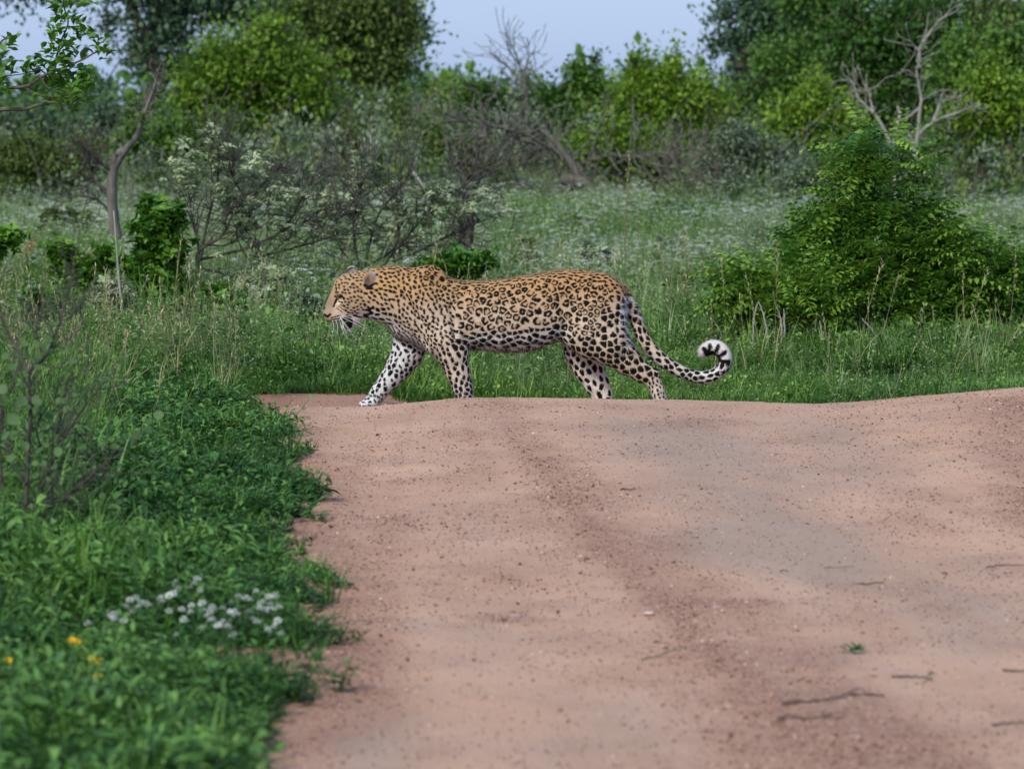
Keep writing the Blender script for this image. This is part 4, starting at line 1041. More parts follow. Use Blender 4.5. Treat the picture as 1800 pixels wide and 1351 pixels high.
for q in (-9, -3, 3, 9): F_.ell((1133 + abs(q) * .35, 720.5, h1 + q), (6, 5, 4), 0, 2)
# --- far hind leg, forward
g1 = 28
F_.cap((1018, 590, g1), (1025, 618, g1), 34, 31, 12, 0.66)
F_.cap((1025, 618, g1), (1035, 648, g1), 31, 25.5, 9, 0.7)
F_.cap((1035, 648, g1), (1050, 676, g1), 25.5, 21.5, 7, 0.72)
F_.cap((1050, 676, g1), (1060, 698, g1), 21, 17.5, 6, 0.75)
F_.cap((1060, 698, g1), (1054, 712, g1), 16, 12, 5, 0.9)
F_.ell((1044, 712, g1), (19, 8, 13), 0, 5)
# --- tail
TAIL = np.array([(1080, 505, 2, 13), (1093, 513, 0, 12), (1105, 533, -2, 11), (1117, 560, -4, 10.6), (1128, 588, -5, 10.8), (1143, 612, -6, 11.2),
                 (1165, 633, -6, 11), (1192, 650, -6, 10.2), (1222, 661, -6, 10), (1247, 661, -6, 10), (1266, 650, -6, 10.2), (1275, 632, -6, 10.4),
                 (1269, 616, -6, 11), (1255, 609, -6, 11.4), (1242, 613, -6, 10.5), (1236, 618, -6, 8)], float)
TC = curve_pts(TAIL, 70)
for a_, b_ in zip(TC[:-1], TC[1:]): F_.cap(a_[:3], b_[:3], a_[3], b_[3], 3.0)
# --- creases between the masses
F_.ell((796, 545, -52.5), (5, 46, 9), -7, 7, cut=True)
F_.ell((992, 560, -54), (5, 40, 9), -14, 8, cut=True)
F_.ell((722, 530, -50), (4, 40, 8), -32, 8, cut=True)
F_.ell((745, 598, -50), (4, 24, 7), -30, 6, cut=True)
# --- head
F_.ell((626, 507, 0), (31, 30, 27), 20, 8)
F_.ell((608, 504, 0), (19, 20, 19), 0, 10)
F_.ell((626, 528, -13), (27, 25, 17), 15, 9); F_.ell((626, 528, 13), (27, 25, 17), 15, 9)   # cheeks
F_.cap((605, 506, 0), (584, 538, 0), 18, 12.5, 8, 0.80)                                      # nose bridge
F_.ell((587, 552, -9), (17.5, 14, 12), 22, 5); F_.ell((587, 552, 9), (17.5, 14, 12), 22, 5)  # upper lip pads
F_.ell((603, 547, 0), (22, 18, 22), 10, 8)
F_.ell((574.5, 550, 0), (6.5, 6.5, 6.5), 30, 4)                                              # nose pad
F_.ell((601, 512, -17), (9, 4.5, 5), -25, 5); F_.ell((601, 512, 17), (9, 4.5, 5), -25, 5)    # brow
F_.ell((610, 570, 0), (12.5, 11, 12), 0, 5)                                                  # chin
F_.cap((614, 562, 0), (646, 541, 0), 12, 17, 8, 1.15)                                        # lower jaw
F_.ell((598, 569, 0), (9, 1.6, 22), -6, 2, cut=True)                                         # lip line
F_.ell((607, 565, 0), (9, 1.8, 22), -16, 2, cut=True)
for s_ in (-1, 1):                                                                          # eye sockets
    F_.ell((595, 523, 17.5 * s_), (5.5, 3.4, 4), 28, 3, cut=True)
# --- ears
F_.ell((651, 490, -25.5), (10.2, 16.5, 5.5), 22, 4, yaw=-18)
F_.ell((646.5, 491.5, -30.5), (5.5, 11, 3.6), 22, 2, cut=True, yaw=-18)
F_.ell((618, 481, 24), (11.5, 13.5, 6.0), 0, 4, yaw=24)
F_.ell((615, 480.5, 17.5), (8, 9, 5), 0, 2, cut=True, yaw=24)

BV, BF = F_.mesh()
del F_
# work-out of surface directions
def vnormals(V, F):
    fn = np.cross(V[F[:, 2]] - V[F[:, 0]], V[F[:, 3]] - V[F[:, 1]])
    n = np.zeros_like(V)
    for k in range(4): np.add.at(n, F[:, k], fn)
    return n / (np.linalg.norm(n, axis=1)[:, None] + 1e-9)
# photo units -> metres, about a point under the chest
LO = P(900, 720, LEO_Y); LO[2] = 0.0
def to_local(A):
    return np.stack([(A[:, 0] - 900) * S, A[:, 2] * S, (720 - A[:, 1]) * S - 0.002], 1)
BW = to_local(BV)
BN = vnormals(BW, BF)
_cen = BW.mean(0)
if ((BW - _cen) * BN).sum() < 0: BF = BF[:, ::-1]; BN = -BN

# ---------------- coat
RL = np.random.RandomState(7)
X_, V_, D_ = BV[:, 0], BV[:, 1], BV[:, 2]
def sstep(a, b, x): return smooth(a, b, x)
tailpos = TC[:, :2]
dt = ((X_[:, None] - tailpos[None, :, 0]) ** 2 + (V_[:, None] - tailpos[None, :, 1]) ** 2)
t_i = dt.argmin(1); t_d = np.sqrt(dt.min(1))
is_tail = (t_i > 14) & (t_d < 17) & (X_ > 1100) & ~((V_ > 600) & (X_ < 1136) & (D_ < -12)) & ~((X_ < 1175) & (V_ > 640) & (D_ < -18))
is_far = (D_ > 6) & (V_ > 600) & ~is_tail
TAN = np.array([0.490, 0.295, 0.135]); PALE = np.array([0.585, 0.475, 0.370]); WHITE = np.array([0.66, 0.665, 0.675]); DEEP = np.array([0.44, 0.225, 0.075])
top_y = np.interp(X_, [560, 600, 660, 750, 800, 900, 980, 1050, 1100], [500, 480, 470, 467, 490, 487, 473, 478, 500])
base = np.tile(TAN, (len(BV), 1))
def blend(col, w):
    global base
    w = np.clip(w, 0, 1)[:, None]; base = base * (1 - w) + np.asarray(col) * w
blend(DEEP, 0.22 * sstep(24, 2, V_ - top_y) * (X_ > 650))
blend(PALE, 0.75 * sstep(492, 556, V_))
blend(PALE, 0.85 * sstep(530, 585, V_))
blend((0.37, 0.255, 0.155), 0.66 * sstep(652, 622, X_)); blend((0.60, 0.47, 0.37), 0.5 * sstep(652, 622, X_) * sstep(532, 552, V_))
bel = np.interp(X_, [660, 690, 760, 800, 850, 920, 960, 985, 1010], [545, 560, 608, 598, 582, 584, 574, 566, 562])
belly = sstep(-8, 14, V_ - bel) * (X_ > 655) * (X_ < 1012) * sstep(1010, 975, X_)
nearleg = (D_ < -10) & (V_ > 596) & (X_ > 755) & (X_ < 836)
blend((0.80, 0.80, 0.81), belly * np.where(nearleg, 0.12, 1.0))  # white belly fur, its colour raised to offset the shade there
blend(WHITE, sstep(0.55, 0.9, BN[:, 2] * -1) * 0.9 * (X_ < 1100) * (V_ < 640))
farfore = (X_ < 765) & (V_ > 560) & (D_ > -6)
blend(WHITE, sstep(555, 585, V_) * farfore * sstep(775, 735, X_ + (600 - V_) * 0.25))
blend(WHITE, 0.55 * is_far * sstep(600, 625, V_) * (X_ > 900))
blend((0.74, 0.63, 0.55), 0.6 * is_far * (X_ > 900))
blend(WHITE, 0.5 * nearleg * sstep(640, 700, V_))
blend(WHITE, 0.6 * nearleg * sstep(814, 832, X_ - (V_ - 640) * 0.12))
blend(WHITE, 0.3 * sstep(640, 700, V_) * (X_ > 1000) * ~is_tail)
blend(WHITE, 0.85 * sstep(16, 2, np.hypot((X_ - 1098), (V_ - 555) * 0.42)) * ~is_tail)          # behind the thigh
blend(WHITE, 0.8 * sstep(0.25, 0.8, BN[:, 0]) * (X_ > 1040) * (V_ > 520) * (V_ < 610) * ~is_tail)
tw = sstep(20, 44, t_i) * is_tail
blend(WHITE, tw * 0.75); blend(WHITE, sstep(-0.1, 0.6, -BN[:, 2]) * is_tail * 0.6)
# head
head = X_ < 668
blend(WHITE, 0.75 * head * sstep(548, 560, V_) * (X_ > 592)); blend(WHITE, 0.5 * head * sstep(536, 552, V_) * (X_ > 628))
blend((0.24, 0.17, 0.12), 0.70 * sstep(15, 4, np.hypot((X_ - 578) * 1.0, (V_ - 537) * 0.55)))    # dull nose bridge
blend((0.72, 0.60, 0.48), 0.8 * sstep(4.5, 1.5, np.hypot((X_ - 599) * 0.55 + (V_ - 529) * 0.3, (V_ - 529) * 0.9 + (X_ - 599) * 0.35)))
earn = np.hypot((X_ - 651) / 12.5, (V_ - 486) / 17) < 1; earn &= D_ < -21
earf = np.hypot((X_ - 617) / 14, (V_ - 479) / 13) < 1; earf &= (D_ > 14)
blend((0.24, 0.165, 0.12), earn * 0.9); blend((0.07, 0.055, 0.045), earn * .8 * sstep(8, 3, np.hypot(X_ - 647, (V_ - 494) * .6))); blend((0.12, 0.09, 0.07), earn * sstep(490, 502, V_ + (X_ - 650) * .3) * .8); blend((0.40, 0.34, 0.32), earn * sstep(3, 9, np.hypot(X_ - 649, (V_ - 491) * .75) - 5))  # painted shading: dark in the hollow, pale rim; the dark base is marking
blend((0.40, 0.36, 0.35), earf * 0.9)
# black marks as soft blobs: (x, v, d) centre, half length, half width, direction
kd = kdtree.KDTree(len(BV))
for i_, p_ in enumerate(BV): kd.insert(p_, i_)
kd.balance()
net_open = 1
black = np.zeros(len(BV)); inner = np.zeros(len(BV))
def blob(c, n, u, L, Wd, acc, gain=1.0):
    """soft ellipse on the surface round c with long axis u"""
    hits = kd.find_range(c, max(L, Wd) * 1.9)
    if not hits: return
    ii = np.fromiter((h[1] for h in hits), int)
    dv = BV[ii] - c
    u = u - n * u.dot(n); u /= np.linalg.norm(u) + 1e-9; w = np.cross(n, u)
    a, b = dv @ u, dv @ w; h = dv @ n
    r2 = (a / L) ** 2 + (b / Wd) ** 2 + (h / max(L, Wd)) ** 2 * 0.3
    ok = (BNP[ii] @ n) > -0.1
    acc[ii] += gain * np.exp(-0.693 * r2 ** 1.5) * ok
BNP = np.stack([BN[:, 0], -BN[:, 2], BN[:, 1]], 1)       # normals in photo axes
def region(i):
    x, v, d = BV[i]; n = BNP[i]
    if is_tail[i]:
        k = t_i[i]
        if k > 49: return None
        tg = TC[min(k + 1, 69), :3] - TC[max(k - 1, 0), :3]
        return 11.5, 'solid', 3.3, 4.9, tg, .2
    if earn[i] or earf[i] or (x < 590 and v < 620): return None
    if x < 642 and v < 620:
        if v > 556: return None
        if v > 530 and x < 606: return None
        s = 7.2 if v < 520 else 6.8
        return s, 'solid', 1.65, 2.15, np.array([1, .12 if v > 525 else .4, 0]), .25
    if x < 700 and v < 570:
        if v > 540: return 12, 'solid', 2.8, 5.0, np.array([1, .1, 0]), .25
        return 8.8, 'solid', 2.25, 3.1, np.array([.9, .5, 0]), .3
    if farfore[i] and v > 572 and x < 765:
        if v < 620: return 11, 'solid', 2.6, 5.2, np.array([.8, .6, 0]), .35
        if v > 690: return 7.5, 'solid', 1.9, 2.8, np.array([1, .3, 0]), .3
        return (12, 'solid', 3.5, 4.8, np.array([-.35, .9, 0]), .4) if (int(x * 7) + int(v * 13)) % 5 > 1 else (8.5, 'solid', 2.1, 2.9, np.array([-.35, .9, 0]), .6)
    if x < 838 and v > 612 and d < 0 and x > 750:
        return 10.2, 'solid', 3.0, 4.7, np.array([.2, 1, 0]), .3
    if x < 800 and v <= 612:
        if v < 505 and x > 745: return 13, 'small', 4.0, 2.1, np.array([.8, .5, 0]), .3
        return 8.2, 'solid', 2.1, 3.4, np.array([.45, .85, 0]), .35
    if x < 990 and v > np.interp(x, [800, 850, 920, 960, 990], [596, 590, 592, 580, 574]):
        return 13.4, 'solid', 4.3, 7.0, np.array([1, .12, 0]), .3
    if x < 1000:
        t = v - np.interp(x, [800, 900, 980], [490, 487, 473])
        if t < 13: return 9.5, 'solid', 2.2, 4.0, np.array([1, -.05, 0]), .3
        if t < 26: return 13.2, 'small', 4.2, 2.1, np.array([1, 0, 0]), .2
        if v < 575: return 15.4, 'rosette', 5.5, 2.45, np.array([1, .2, 0]), .12
        return 11.5, 'solid', 2.7, 5.6, np.array([1, .2, 0]), .3
    if is_far[i]: return 14.5, 'solid', 3.8, 5.0, np.array([.3, 1, 0]), .3
    if x > 1000 and v < 585:
        t = v - np.interp(x, [980, 1050, 1100], [473, 479, 505])
        if t < 14: return 9, 'solid', 2.2, 3.6, np.array([1, .25, 0]), .3
        if x > 1080: return 13, 'solid', 3.6, 4.8, np.array([.3, 1, 0]), .3
        if x > 1055 and v > 540: return 13.4, 'small', 3.7, 2.9, np.array([.8, .6, 0]), .2
        return 12.6, 'small', 4.1, 2.15, np.array([.8, .5, 0]), .2
    if x > 1134 and v > 664 - (x - 1134) * .4: return 7, 'solid', 1.8, 2.5, np.array([.2, 1, 0]), .3
    if v < 600: return 13, 'small', 3.8, 2.8, np.array([.8, .6, 0]), .2
    return 13.6, 'solid', 4.4, 6.2, np.array([.85, .6, 0]), .25
cand = RL.permutation(len(BV))[:34000]
cells = {}; seeds = []
for i in cand:
    g = region(i)
    if g is None: continue
    s = g[0] * 0.76; p = BV[i]; c = tuple((p // 10).astype(int)); rr = int(s // 10) + 1; bad = False
    for a in range(-rr, rr + 1):
        for b in range(-rr, rr + 1):
            for e in range(-rr, rr + 1):
                for (q, sq) in cells.get((c[0] + a, c[1] + b, c[2] + e), ()):
                    dd = q - p
                    if dd.dot(dd) < (0.5 * (s + sq)) ** 2: bad = True; break
                if bad: break
            if bad: break
        if bad: break
    if bad: continue
    cells.setdefault(c, []).append((p, s)); seeds.append((i, g))
# even the spacing out: marks push each other apart over the skin
sp = np.array([BV[i] for i, g in seeds]); ss = np.array([g[0] for i, g in seeds])
for it in range(10):
    k2 = kdtree.KDTree(len(sp))
    for j, p in enumerate(sp): k2.insert(p, j)
    k2.balance(); new = sp.copy()
    for j, p in enumerate(sp):
        for (q, jj, dd) in k2.find_n(p, 7)[1:]:
            want = 0.5 * (ss[j] + ss[jj]) * 0.98
            if 0 < dd < want: new[j] += (p - np.array(q)) / dd * (want - dd) * 0.30
    idx_ = [kd.find(p)[1] for p in new]; sp = BV[idx_]
    if it % 3 == 2: ss = np.array([(region(i) or (s_,))[0] for i, s_ in zip(idx_, ss)])
seeds = [(i, region(i) or g) for i, (_, g) in zip(idx_, seeds)]
# distance to the border between neighbouring marks: the pale net between them stays open
k2 = kdtree.KDTree(len(seeds)); sw = np.array([g[0] for _, g in seeds])
for j, (i, g) in enumerate(seeds): k2.insert(BV[i], j)
k2.balance()
edge = np.zeros(len(BV)); cellsz = np.zeros(len(BV))
for i, p in enumerate(BV):
    r_ = [(dd / sw[j] ** .5, j) for (_, j, dd) in k2.find_n(p, 4)]
    r_.sort(); edge[i] = (r_[1][0] - r_[0][0]) * sw[r_[0][1]] ** .5; cellsz[i] = sw[r_[0][1]]
def tangent(n, u):
    u = u - n * u.dot(n); return u / (np.linalg.norm(u) + 1e-9)
for i, (s, kind, A, B, u, jit) in seeds:
    n = BNP[i]; u = tangent(n, np.asarray(u, float) + RL.normal(0, jit, 3)); w = np.cross(n, u); c = BV[i]
    k = RL.uniform(1.16, 1.55)
    if kind == 'solid':
        blob(c, n, u, B * k * RL.uniform(.85, 1.15), A * RL.uniform(.88, 1.15), black, 1.0)
        if RL.rand() < 0.4:
            o = u * RL.uniform(-.6, .6) * B + w * RL.uniform(-.6, .6) * A
            blob(c + o, n, u, B * .6, A * .7, black, 0.7)
    else:
        R0 = A * k * .74; tw_ = B * 1.32
        m = RL.randint(4, 7) if kind == 'rosette' else RL.randint(3, 6)
        ph = RL.uniform(0, 6.28); el = RL.uniform(1.0, 1.25)
        gap = RL.rand() < 0.75
        for q in range(m):
            if gap and q == 0 and m > 3: continue
            th = ph + 2 * math.pi * (q + RL.uniform(-.16, .16)) / m
            pos = c + u * math.cos(th) * R0 * el + w * math.sin(th) * R0 / el
            j = kd.find(pos)[1]; pos = BV[j]
            tdir = -u * math.sin(th) * el + w * math.cos(th) / el
            arc = 2 * math.pi * R0 / m * 0.58
            blob(pos, BNP[j], tdir, arc * RL.uniform(.75, 1.2), tw_ * RL.uniform(.72, 1.05), black, 0.95)
        blob(c, n, u, R0 * el * .95, R0 / el * .95, inner, 1.0)
        if kind == 'rosette' and RL.rand() < .2: blob(c, n, u, 1.6, 1.3, black, .9)
gapw = np.clip(cellsz * 0.11, 0.7, 1.8)
black = np.minimum(black, 1.0) * sstep(gapw * 0.5, gapw * 1.9, edge)
inner = inner * sstep(gapw, gapw * 3, edge)
# black bands near the tail tip, on the inside of the curl
for k_, ln in ((50, 5.5), (54, 6), (58, 6.5), (62, 7), (66, 7)):
    c0 = TC[k_, :3]; tg = TC[min(k_ + 1, 69), :3] - TC[k_ - 1, :3]; tg /= np.linalg.norm(tg)
    cen_ = np.array([1252., 634., -6]); inw = cen_ - c0; inw[2] = 0; inw /= np.linalg.norm(inw)
    for off_, dz in ((3.5, -9), (9, -3), (-2, -10), (3.5, 9), (9, 3)):
        q = c0 + inw * off_ + np.array([0, 0, dz]); j = kd.find(q)[1]
        blob(BV[j], BNP[j], inw, ln, 3.6, black, 0.85)
# drawn marks on the head, both sides alike
def stroke(pts, wd, acc, xr=None, gain=1.0):
    pts = np.array(pts, float); m = head & (acc >= 0)
    best = np.full(len(BV), 99.0)
    for a, b in zip(pts[:-1], pts[1:]):
        e = b - a; L = (e ** 2).sum()
        t = np.clip(((X_ - a[0]) * e[0] + (V_ - a[1]) * e[1]) / L, 0, 1)
        best = np.minimum(best, np.hypot(X_ - a[0] - t * e[0], V_ - a[1] - t * e[1]))
    if xr is not None: m = m & xr
    acc[m] += gain * np.exp(-0.693 * (best[m] / wd) ** 3)
side = np.abs(D_) > 6
stroke([(590, 530), (592.5, 524), (597, 521), (602, 519.5), (607, 523)], 1.7, black, side)      # eye line
stroke([(593, 523), (589, 532), (587, 537)], 1.7, black, side, .85)
blend((0.25, 0.17, 0.11), 0.55 * sstep(9, 3, np.hypot(X_ - 597, (V_ - 518) * 1.4)))
stroke([(592, 506), (591, 514)], 1.2, black, side, .6)
stroke([(583, 557), (598, 552.5)], 1.05, black, side); stroke([(582, 561), (600, 557.5)], 1.05, black, side)
stroke([(584, 565), (597, 562.5)], .9, black, side, .9)
for y0 in (0, 3.2, 6.2): stroke([(593 + y0, 540 - y0), (603 + y0 * 1.5, 547 - y0)], .8, black, side, .9)
stroke([(571, 552), (577, 555), (581, 551)], 2.1, black, None, 1.2)                               # nose leather edge
stroke([(578, 562), (589, 567.5), (598, 567)], 0.9, black, side, .8)
stroke([(611, 560), (614, 564), (612, 570)], 6.6, black, np.abs(D_) > 3.5, 1.4)                   # dark lip patch
stroke([(600, 564), (607, 562)], 3.4, black, np.abs(D_) > 3.5, 1.2)
stroke([(622, 553), (634, 556)], 1.6, black, side, .8); stroke([(643, 553), (651, 549)], 2.6, black, side, .9)
for a in ((645, 543, 652, 541), (664, 543, 671, 543), (668, 550, 676, 552)): stroke([a[:2], a[2:]], 2.3, black, None, 1)
stroke([(643, 501), (650, 502), (657, 498)], 2.2, black, D_ < -16, 1.0)
stroke([(645, 506), (655, 505)], 1.5, black, D_ < -14, .7)                          # under the ear
stroke([(607, 480), (610, 474), (617, 470.8), (624, 472.5)], 1.0, black, D_ > 14, 1.0)
stroke([(622, 495), (628, 503), (638, 508)], 0.8, black, side, .7)
jag = RL.normal(0, .05, len(BV))
bk = sstep(0.36, 0.56, black + jag * 0.5)
blend(DEEP, 0.50 * sstep(0.35, 0.75, inner) * sstep(610, 560, V_))
mott = RL.normal(0, 0.05, (len(BV), 1)); base = base * (1 + mott)
coat = base * (1 - bk[:, None]) + np.array([0.007, 0.006, 0.005]) * bk[:, None]
coat = np.clip(coat, 0.004, 0.9)

# --- coat material
m_coat, t, b = new_mat('leopard_coat')
c_at = attr(t, 'coat', 'Color')
tc = N(t, 'ShaderNodeTexCoord'); mp = N(t, 'ShaderNodeMapping'); mp.inputs['Scale'].default_value = (90, 260, 260)
t.links.new(tc.outputs['Object'], mp.inputs[0])
fz = noise(t, 1.0, 5, mp.outputs[0], 0.7)
cc = mixc(t, 1.0, c_at, ramp(t, fz, [(0.3, (0.80, 0.80, 0.80)), (0.7, (1.12, 1.1, 1.08))]), 'MULTIPLY')
t.links.new(cc, b.inputs['Base Color']); b.inputs['Roughness'].default_value = 0.72
b.inputs['Specular IOR Level'].default_value = 0.10
b.inputs['Sheen Weight'].default_value = 0.03; b.inputs['Sheen Roughness'].default_value = 0.4
bp = N(t, 'ShaderNodeBump'); bp.inputs['Strength'].default_value = 0.35; bp.inputs['Distance'].default_value = 0.004
t.links.new(fz, bp.inputs['Height']); t.links.new(bp.outputs[0], b.inputs['Normal'])
m_fur, t, b = new_mat('leopard_fur')
t.links.new(attr(t, 'coat', 'Color'), b.inputs['Base Color']); b.inputs['Roughness'].default_value = 0.65
b.inputs['Specular IOR Level'].default_value = 0.1

leo = thing('leopard', 'spotted leopard walking left across the dirt road with its tail curled up', 'leopard', LO)
body = mesh_from('body', BW, BF, m_coat, leo, True, {'coat': coat})

# --- fur: short hairs lying back along the body, longer on belly, throat and tail
def fur_dir(x, v, d, n, tail_k, tl):
    f = np.zeros((len(x), 3)); f[:, 0] = 1; f[:, 2] = -0.25
    leg = v > 605
    f[leg] = (0.25, 0, -1)
    f[tl, 0] = (TC[np.clip(tail_k[tl] + 1, 0, 69), 0] - TC[np.clip(tail_k[tl] - 1, 0, 69), 0])
    f[tl, 2] = -(TC[np.clip(tail_k[tl] + 1, 0, 69), 1] - TC[np.clip(tail_k[tl] - 1, 0, 69), 1])
    f -= n * (f * n).sum(1)[:, None]
    return f / (np.linalg.norm(f, axis=1)[:, None] + 1e-6)
NF = 120000
hv = RL.randint(0, len(BV), NF)
hv = hv[~((X_[hv] < 600) & (RL.rand(NF) < .5))]
k_ = len(hv)
pn = BN[hv]; root = BW[hv] + RL.normal(0, 0.0014, (k_, 3))
fd = fur_dir(X_[hv], V_[hv], D_[hv], pn, t_i[hv], is_tail[hv])
ln = 0.0088 + 0.0 * X_[hv]
ln = ln + 0.0085 * sstep(0.2, 0.9, -pn[:, 2]) * (V_[hv] > 575) * (X_[hv] > 640) * (X_[hv] < 1010) * ~((V_[hv] > 625))
ln = ln + 0.006 * (is_tail[hv] & (t_i[hv] > 44)) + 0.007 * ((X_[hv] > 1085) & (V_[hv] > 525) & (V_[hv] < 620) & ~is_tail[hv])
ln = np.where(X_[hv] < 640, 0.0048, ln); ln = np.where(earn[hv] | earf[hv], 0.006, ln) * RL.uniform(.7, 1.25, k_)
lift = np.where(is_tail[hv] & (t_i[hv] > 44), 0.75, 0.42)[:, None]
lift = np.where((ln > 0.013)[:, None], 0.6, lift)
dirv = fd + pn * lift + RL.normal(0, 0.16, (k_, 3)); dirv /= np.linalg.norm(dirv, axis=1)[:, None]
wv = np.cross(dirv, pn); wv /= np.linalg.norm(wv, axis=1)[:, None] + 1e-9
base_p = root - pn * 0.001; wd = 0.00075
FV = np.stack([base_p - wv * wd, base_p + wv * wd, base_p + dirv * ln[:, None]], 1).reshape(-1, 3)
FF = np.arange(len(FV)).reshape(-1, 3)
fc = np.repeat(coat[hv] * RL.uniform(.78, 1.22, (k_, 1)), 3, 0)
fur = mesh_from('fur', FV, FF, m_fur, leo, True, {'coat': fc})
fur['kind'] = 'stuff'
fur.data.normals_split_custom_set_from_vertices(np.repeat(pn, 3, 0).tolist())

# --- eyes, nose, whiskers
def near_surface(px, py, sign=-1, r=2.2):
    m = (np.hypot(X_ - px, V_ - py) < r)
    return (D_[m].min() if sign < 0 else D_[m].max())
def uvball(name, c, r, mat, rings=10, segs=14, sc=(1, 1, 1)):
    th = np.linspace(0.001, np.pi - .001, rings); ph = np.arange(segs) / segs * 2 * np.pi
    V = np.array([(math.sin(a) * math.cos(p) * sc[0], math.sin(a) * math.sin(p) * sc[1], math.cos(a) * sc[2]) for a in th for p in ph]) * r + c
    F = [(i * segs + j, (i + 1) * segs + j, (i + 1) * segs + (j + 1) % segs, i * segs + (j + 1) % segs) for i in range(rings - 1) for j in range(segs)]
    return mesh_from(name, V, F, mat, leo, True)
m_eye, t, b = new_mat('leopard_eye')
b.inputs['Base Color'].default_value = (0.16, 0.12, 0.035, 1); b.inputs['Roughness'].default_value = 0.08
m_pupil, t, b = new_mat('leopard_pupil'); b.inputs['Base Color'].default_value = (0.004, 0.004, 0.004, 1); b.inputs['Roughness'].default_value = 0.1
for s_ in (-1, 1):
    dz = near_surface(595.5, 523, s_)
    c = to_local(np.array([[595.3, 523.2, dz - s_ * 2.6]]))[0]
    e = uvball('eye', c, 3.4 * S, m_eye)
    cp = to_local(np.array([[593.9, 522.9, dz - s_ * 2.6 + s_ * 2.3]]))[0]
    uvball('pupil', cp, 1.35 * S, m_pupil, 8, 10)
m_nose, t, b = new_mat('leopard_nose_leather')
nzz = noise(t, 400, 3); t.links.new(ramp(t, nzz, [(0.3, (0.10, 0.05, 0.045)), (0.7, (0.20, 0.11, 0.10))]), b.inputs['Base Color'])
b.inputs['Roughness'].default_value = 0.45
uvball('nose', to_local(np.array([[572.2, 550.2, 0]]))[0], 4.2 * S, m_nose, sc=(0.8, 1.15, 0.75))
m_whisk, t, b = new_mat('whisker_white'); b.inputs['Base Color'].default_value = (0.82, 0.82, 0.80, 1); b.inputs['Roughness'].default_value = 0.4
WH = [((599, 556), (612, 572), (620, 581)), ((598, 557), (611, 574), (622, 587)), ((600, 558), (606, 574), (612, 593)),
      ((597, 559), (603, 577), (608, 588)), ((600, 555), (618, 563), (640, 574)), ((603, 554), (624, 560), (644, 572)),
      ((591, 560), (595, 572), (594, 583)), ((585, 561), (588, 572), (586, 582)), ((602, 553), (620, 554), (634, 560))]
for s_ in (-1, 1):
    for k_, (a, m_, b_) in enumerate(WH):
        if s_ > 0 and k_ > 4: continue
        d0 = near_surface(a[0], a[1], s_)
        pts = curve_pts([(a[0], a[1], d0), (m_[0], m_[1], d0 + s_ * 7), (b_[0], b_[1], d0 + s_ * 11)], 9)
        V, F = tube(to_local(pts), np.linspace(0.00085, 0.0004, 9), 4)
        mesh_from('whisker', V, F, m_whisk, leo, True)
# ================================================================ GROUND COVER
R = np.random.RandomState(90)
def hz(x, y): return H(x, y)
# --- meadow grass (17 - 58 m)
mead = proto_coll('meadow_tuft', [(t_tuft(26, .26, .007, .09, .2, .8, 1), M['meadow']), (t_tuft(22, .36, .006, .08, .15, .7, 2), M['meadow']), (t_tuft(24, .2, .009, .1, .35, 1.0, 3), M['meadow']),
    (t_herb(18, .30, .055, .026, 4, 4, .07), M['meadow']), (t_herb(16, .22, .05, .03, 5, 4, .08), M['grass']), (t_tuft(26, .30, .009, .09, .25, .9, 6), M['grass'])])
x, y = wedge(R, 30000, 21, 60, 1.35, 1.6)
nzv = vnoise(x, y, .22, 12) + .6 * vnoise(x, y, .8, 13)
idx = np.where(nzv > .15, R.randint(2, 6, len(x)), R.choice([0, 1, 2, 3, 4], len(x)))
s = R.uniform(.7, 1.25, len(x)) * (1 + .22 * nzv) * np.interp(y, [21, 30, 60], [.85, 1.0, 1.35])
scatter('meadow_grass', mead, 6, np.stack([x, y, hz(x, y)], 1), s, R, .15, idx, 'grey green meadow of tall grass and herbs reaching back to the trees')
# --- white flowering herbs over the meadow
def t_wherb(seed, nst, h, r):
    R = np.random.RandomState(seed); st, fl = [], []
    for k in range(nst):
        a = R.uniform(0, 6.28); sp_ = R.uniform(.02, .10); hh = h * R.uniform(.7, 1.1); tx, ty = sp_ * math.cos(a), sp_ * math.sin(a)
        V, F = frustums([(tx * .3, ty * .3, 0)], [(tx, ty, hh)], .0018, .001, 3); st.append((V, F, np.full(len(V), .6)))
        for q in range(4): st.append(place(t_leaf(.05, .018, .2, .3), (tx * .5, ty * .5, hh * (.25 + .16 * q)), R.uniform(0, 6.28), R.uniform(.2, .8), 0, 1, R.uniform(.5, .9)))
        V, F, T = t_flowerhead(r * R.uniform(.7, 1.2), seed + k, 0, 9); V = V + np.array([tx, ty, hh]); fl.append((V, F, T))
    return join(st), join(fl)
def two_mat(name, a, b_, ma, mb):
    V, F, T = join([a, b_]); o = mesh_from(name, V, F, ma, None, False, {'tint': T}, link=False); o.data.materials.append(mb)
    mi = np.zeros(len(F), np.int32); mi[len(a[1]):] = 1; o.data.polygons.foreach_set('material_index', mi); return o
wf = bpy.data.collections.new('white_flower')
for k in range(4):
    st, fl = t_wherb(20 + k, 5 + k, .30, .016); wf.objects.link(two_mat('white_flower_%02d' % k, st, fl, M['meadow'], M['petal']))
x, y = wedge(R, 15000, 20, 52, 1.35, 1.7); dn = 1.3 * vnoise(x, y, .35, 21) + 1.1 * vnoise(x, y, 1.3, 22) + np.interp(y, [20, 26, 34, 52], [-.9, .1, .5, -.2]) + .25 * smooth(-1, 4, x)
ok = dn > R.uniform(-.4, 1.3, len(x)); x, y = x[ok], y[ok]
scatter('wildflowers', wf, 4, np.stack([x, y, hz(x, y)], 1), R.uniform(.7, 1.15, len(x)) * np.interp(y, [20, 40], [.9, 1.15]), R, .1, None, 'small white wildflowers dotted through the meadow')
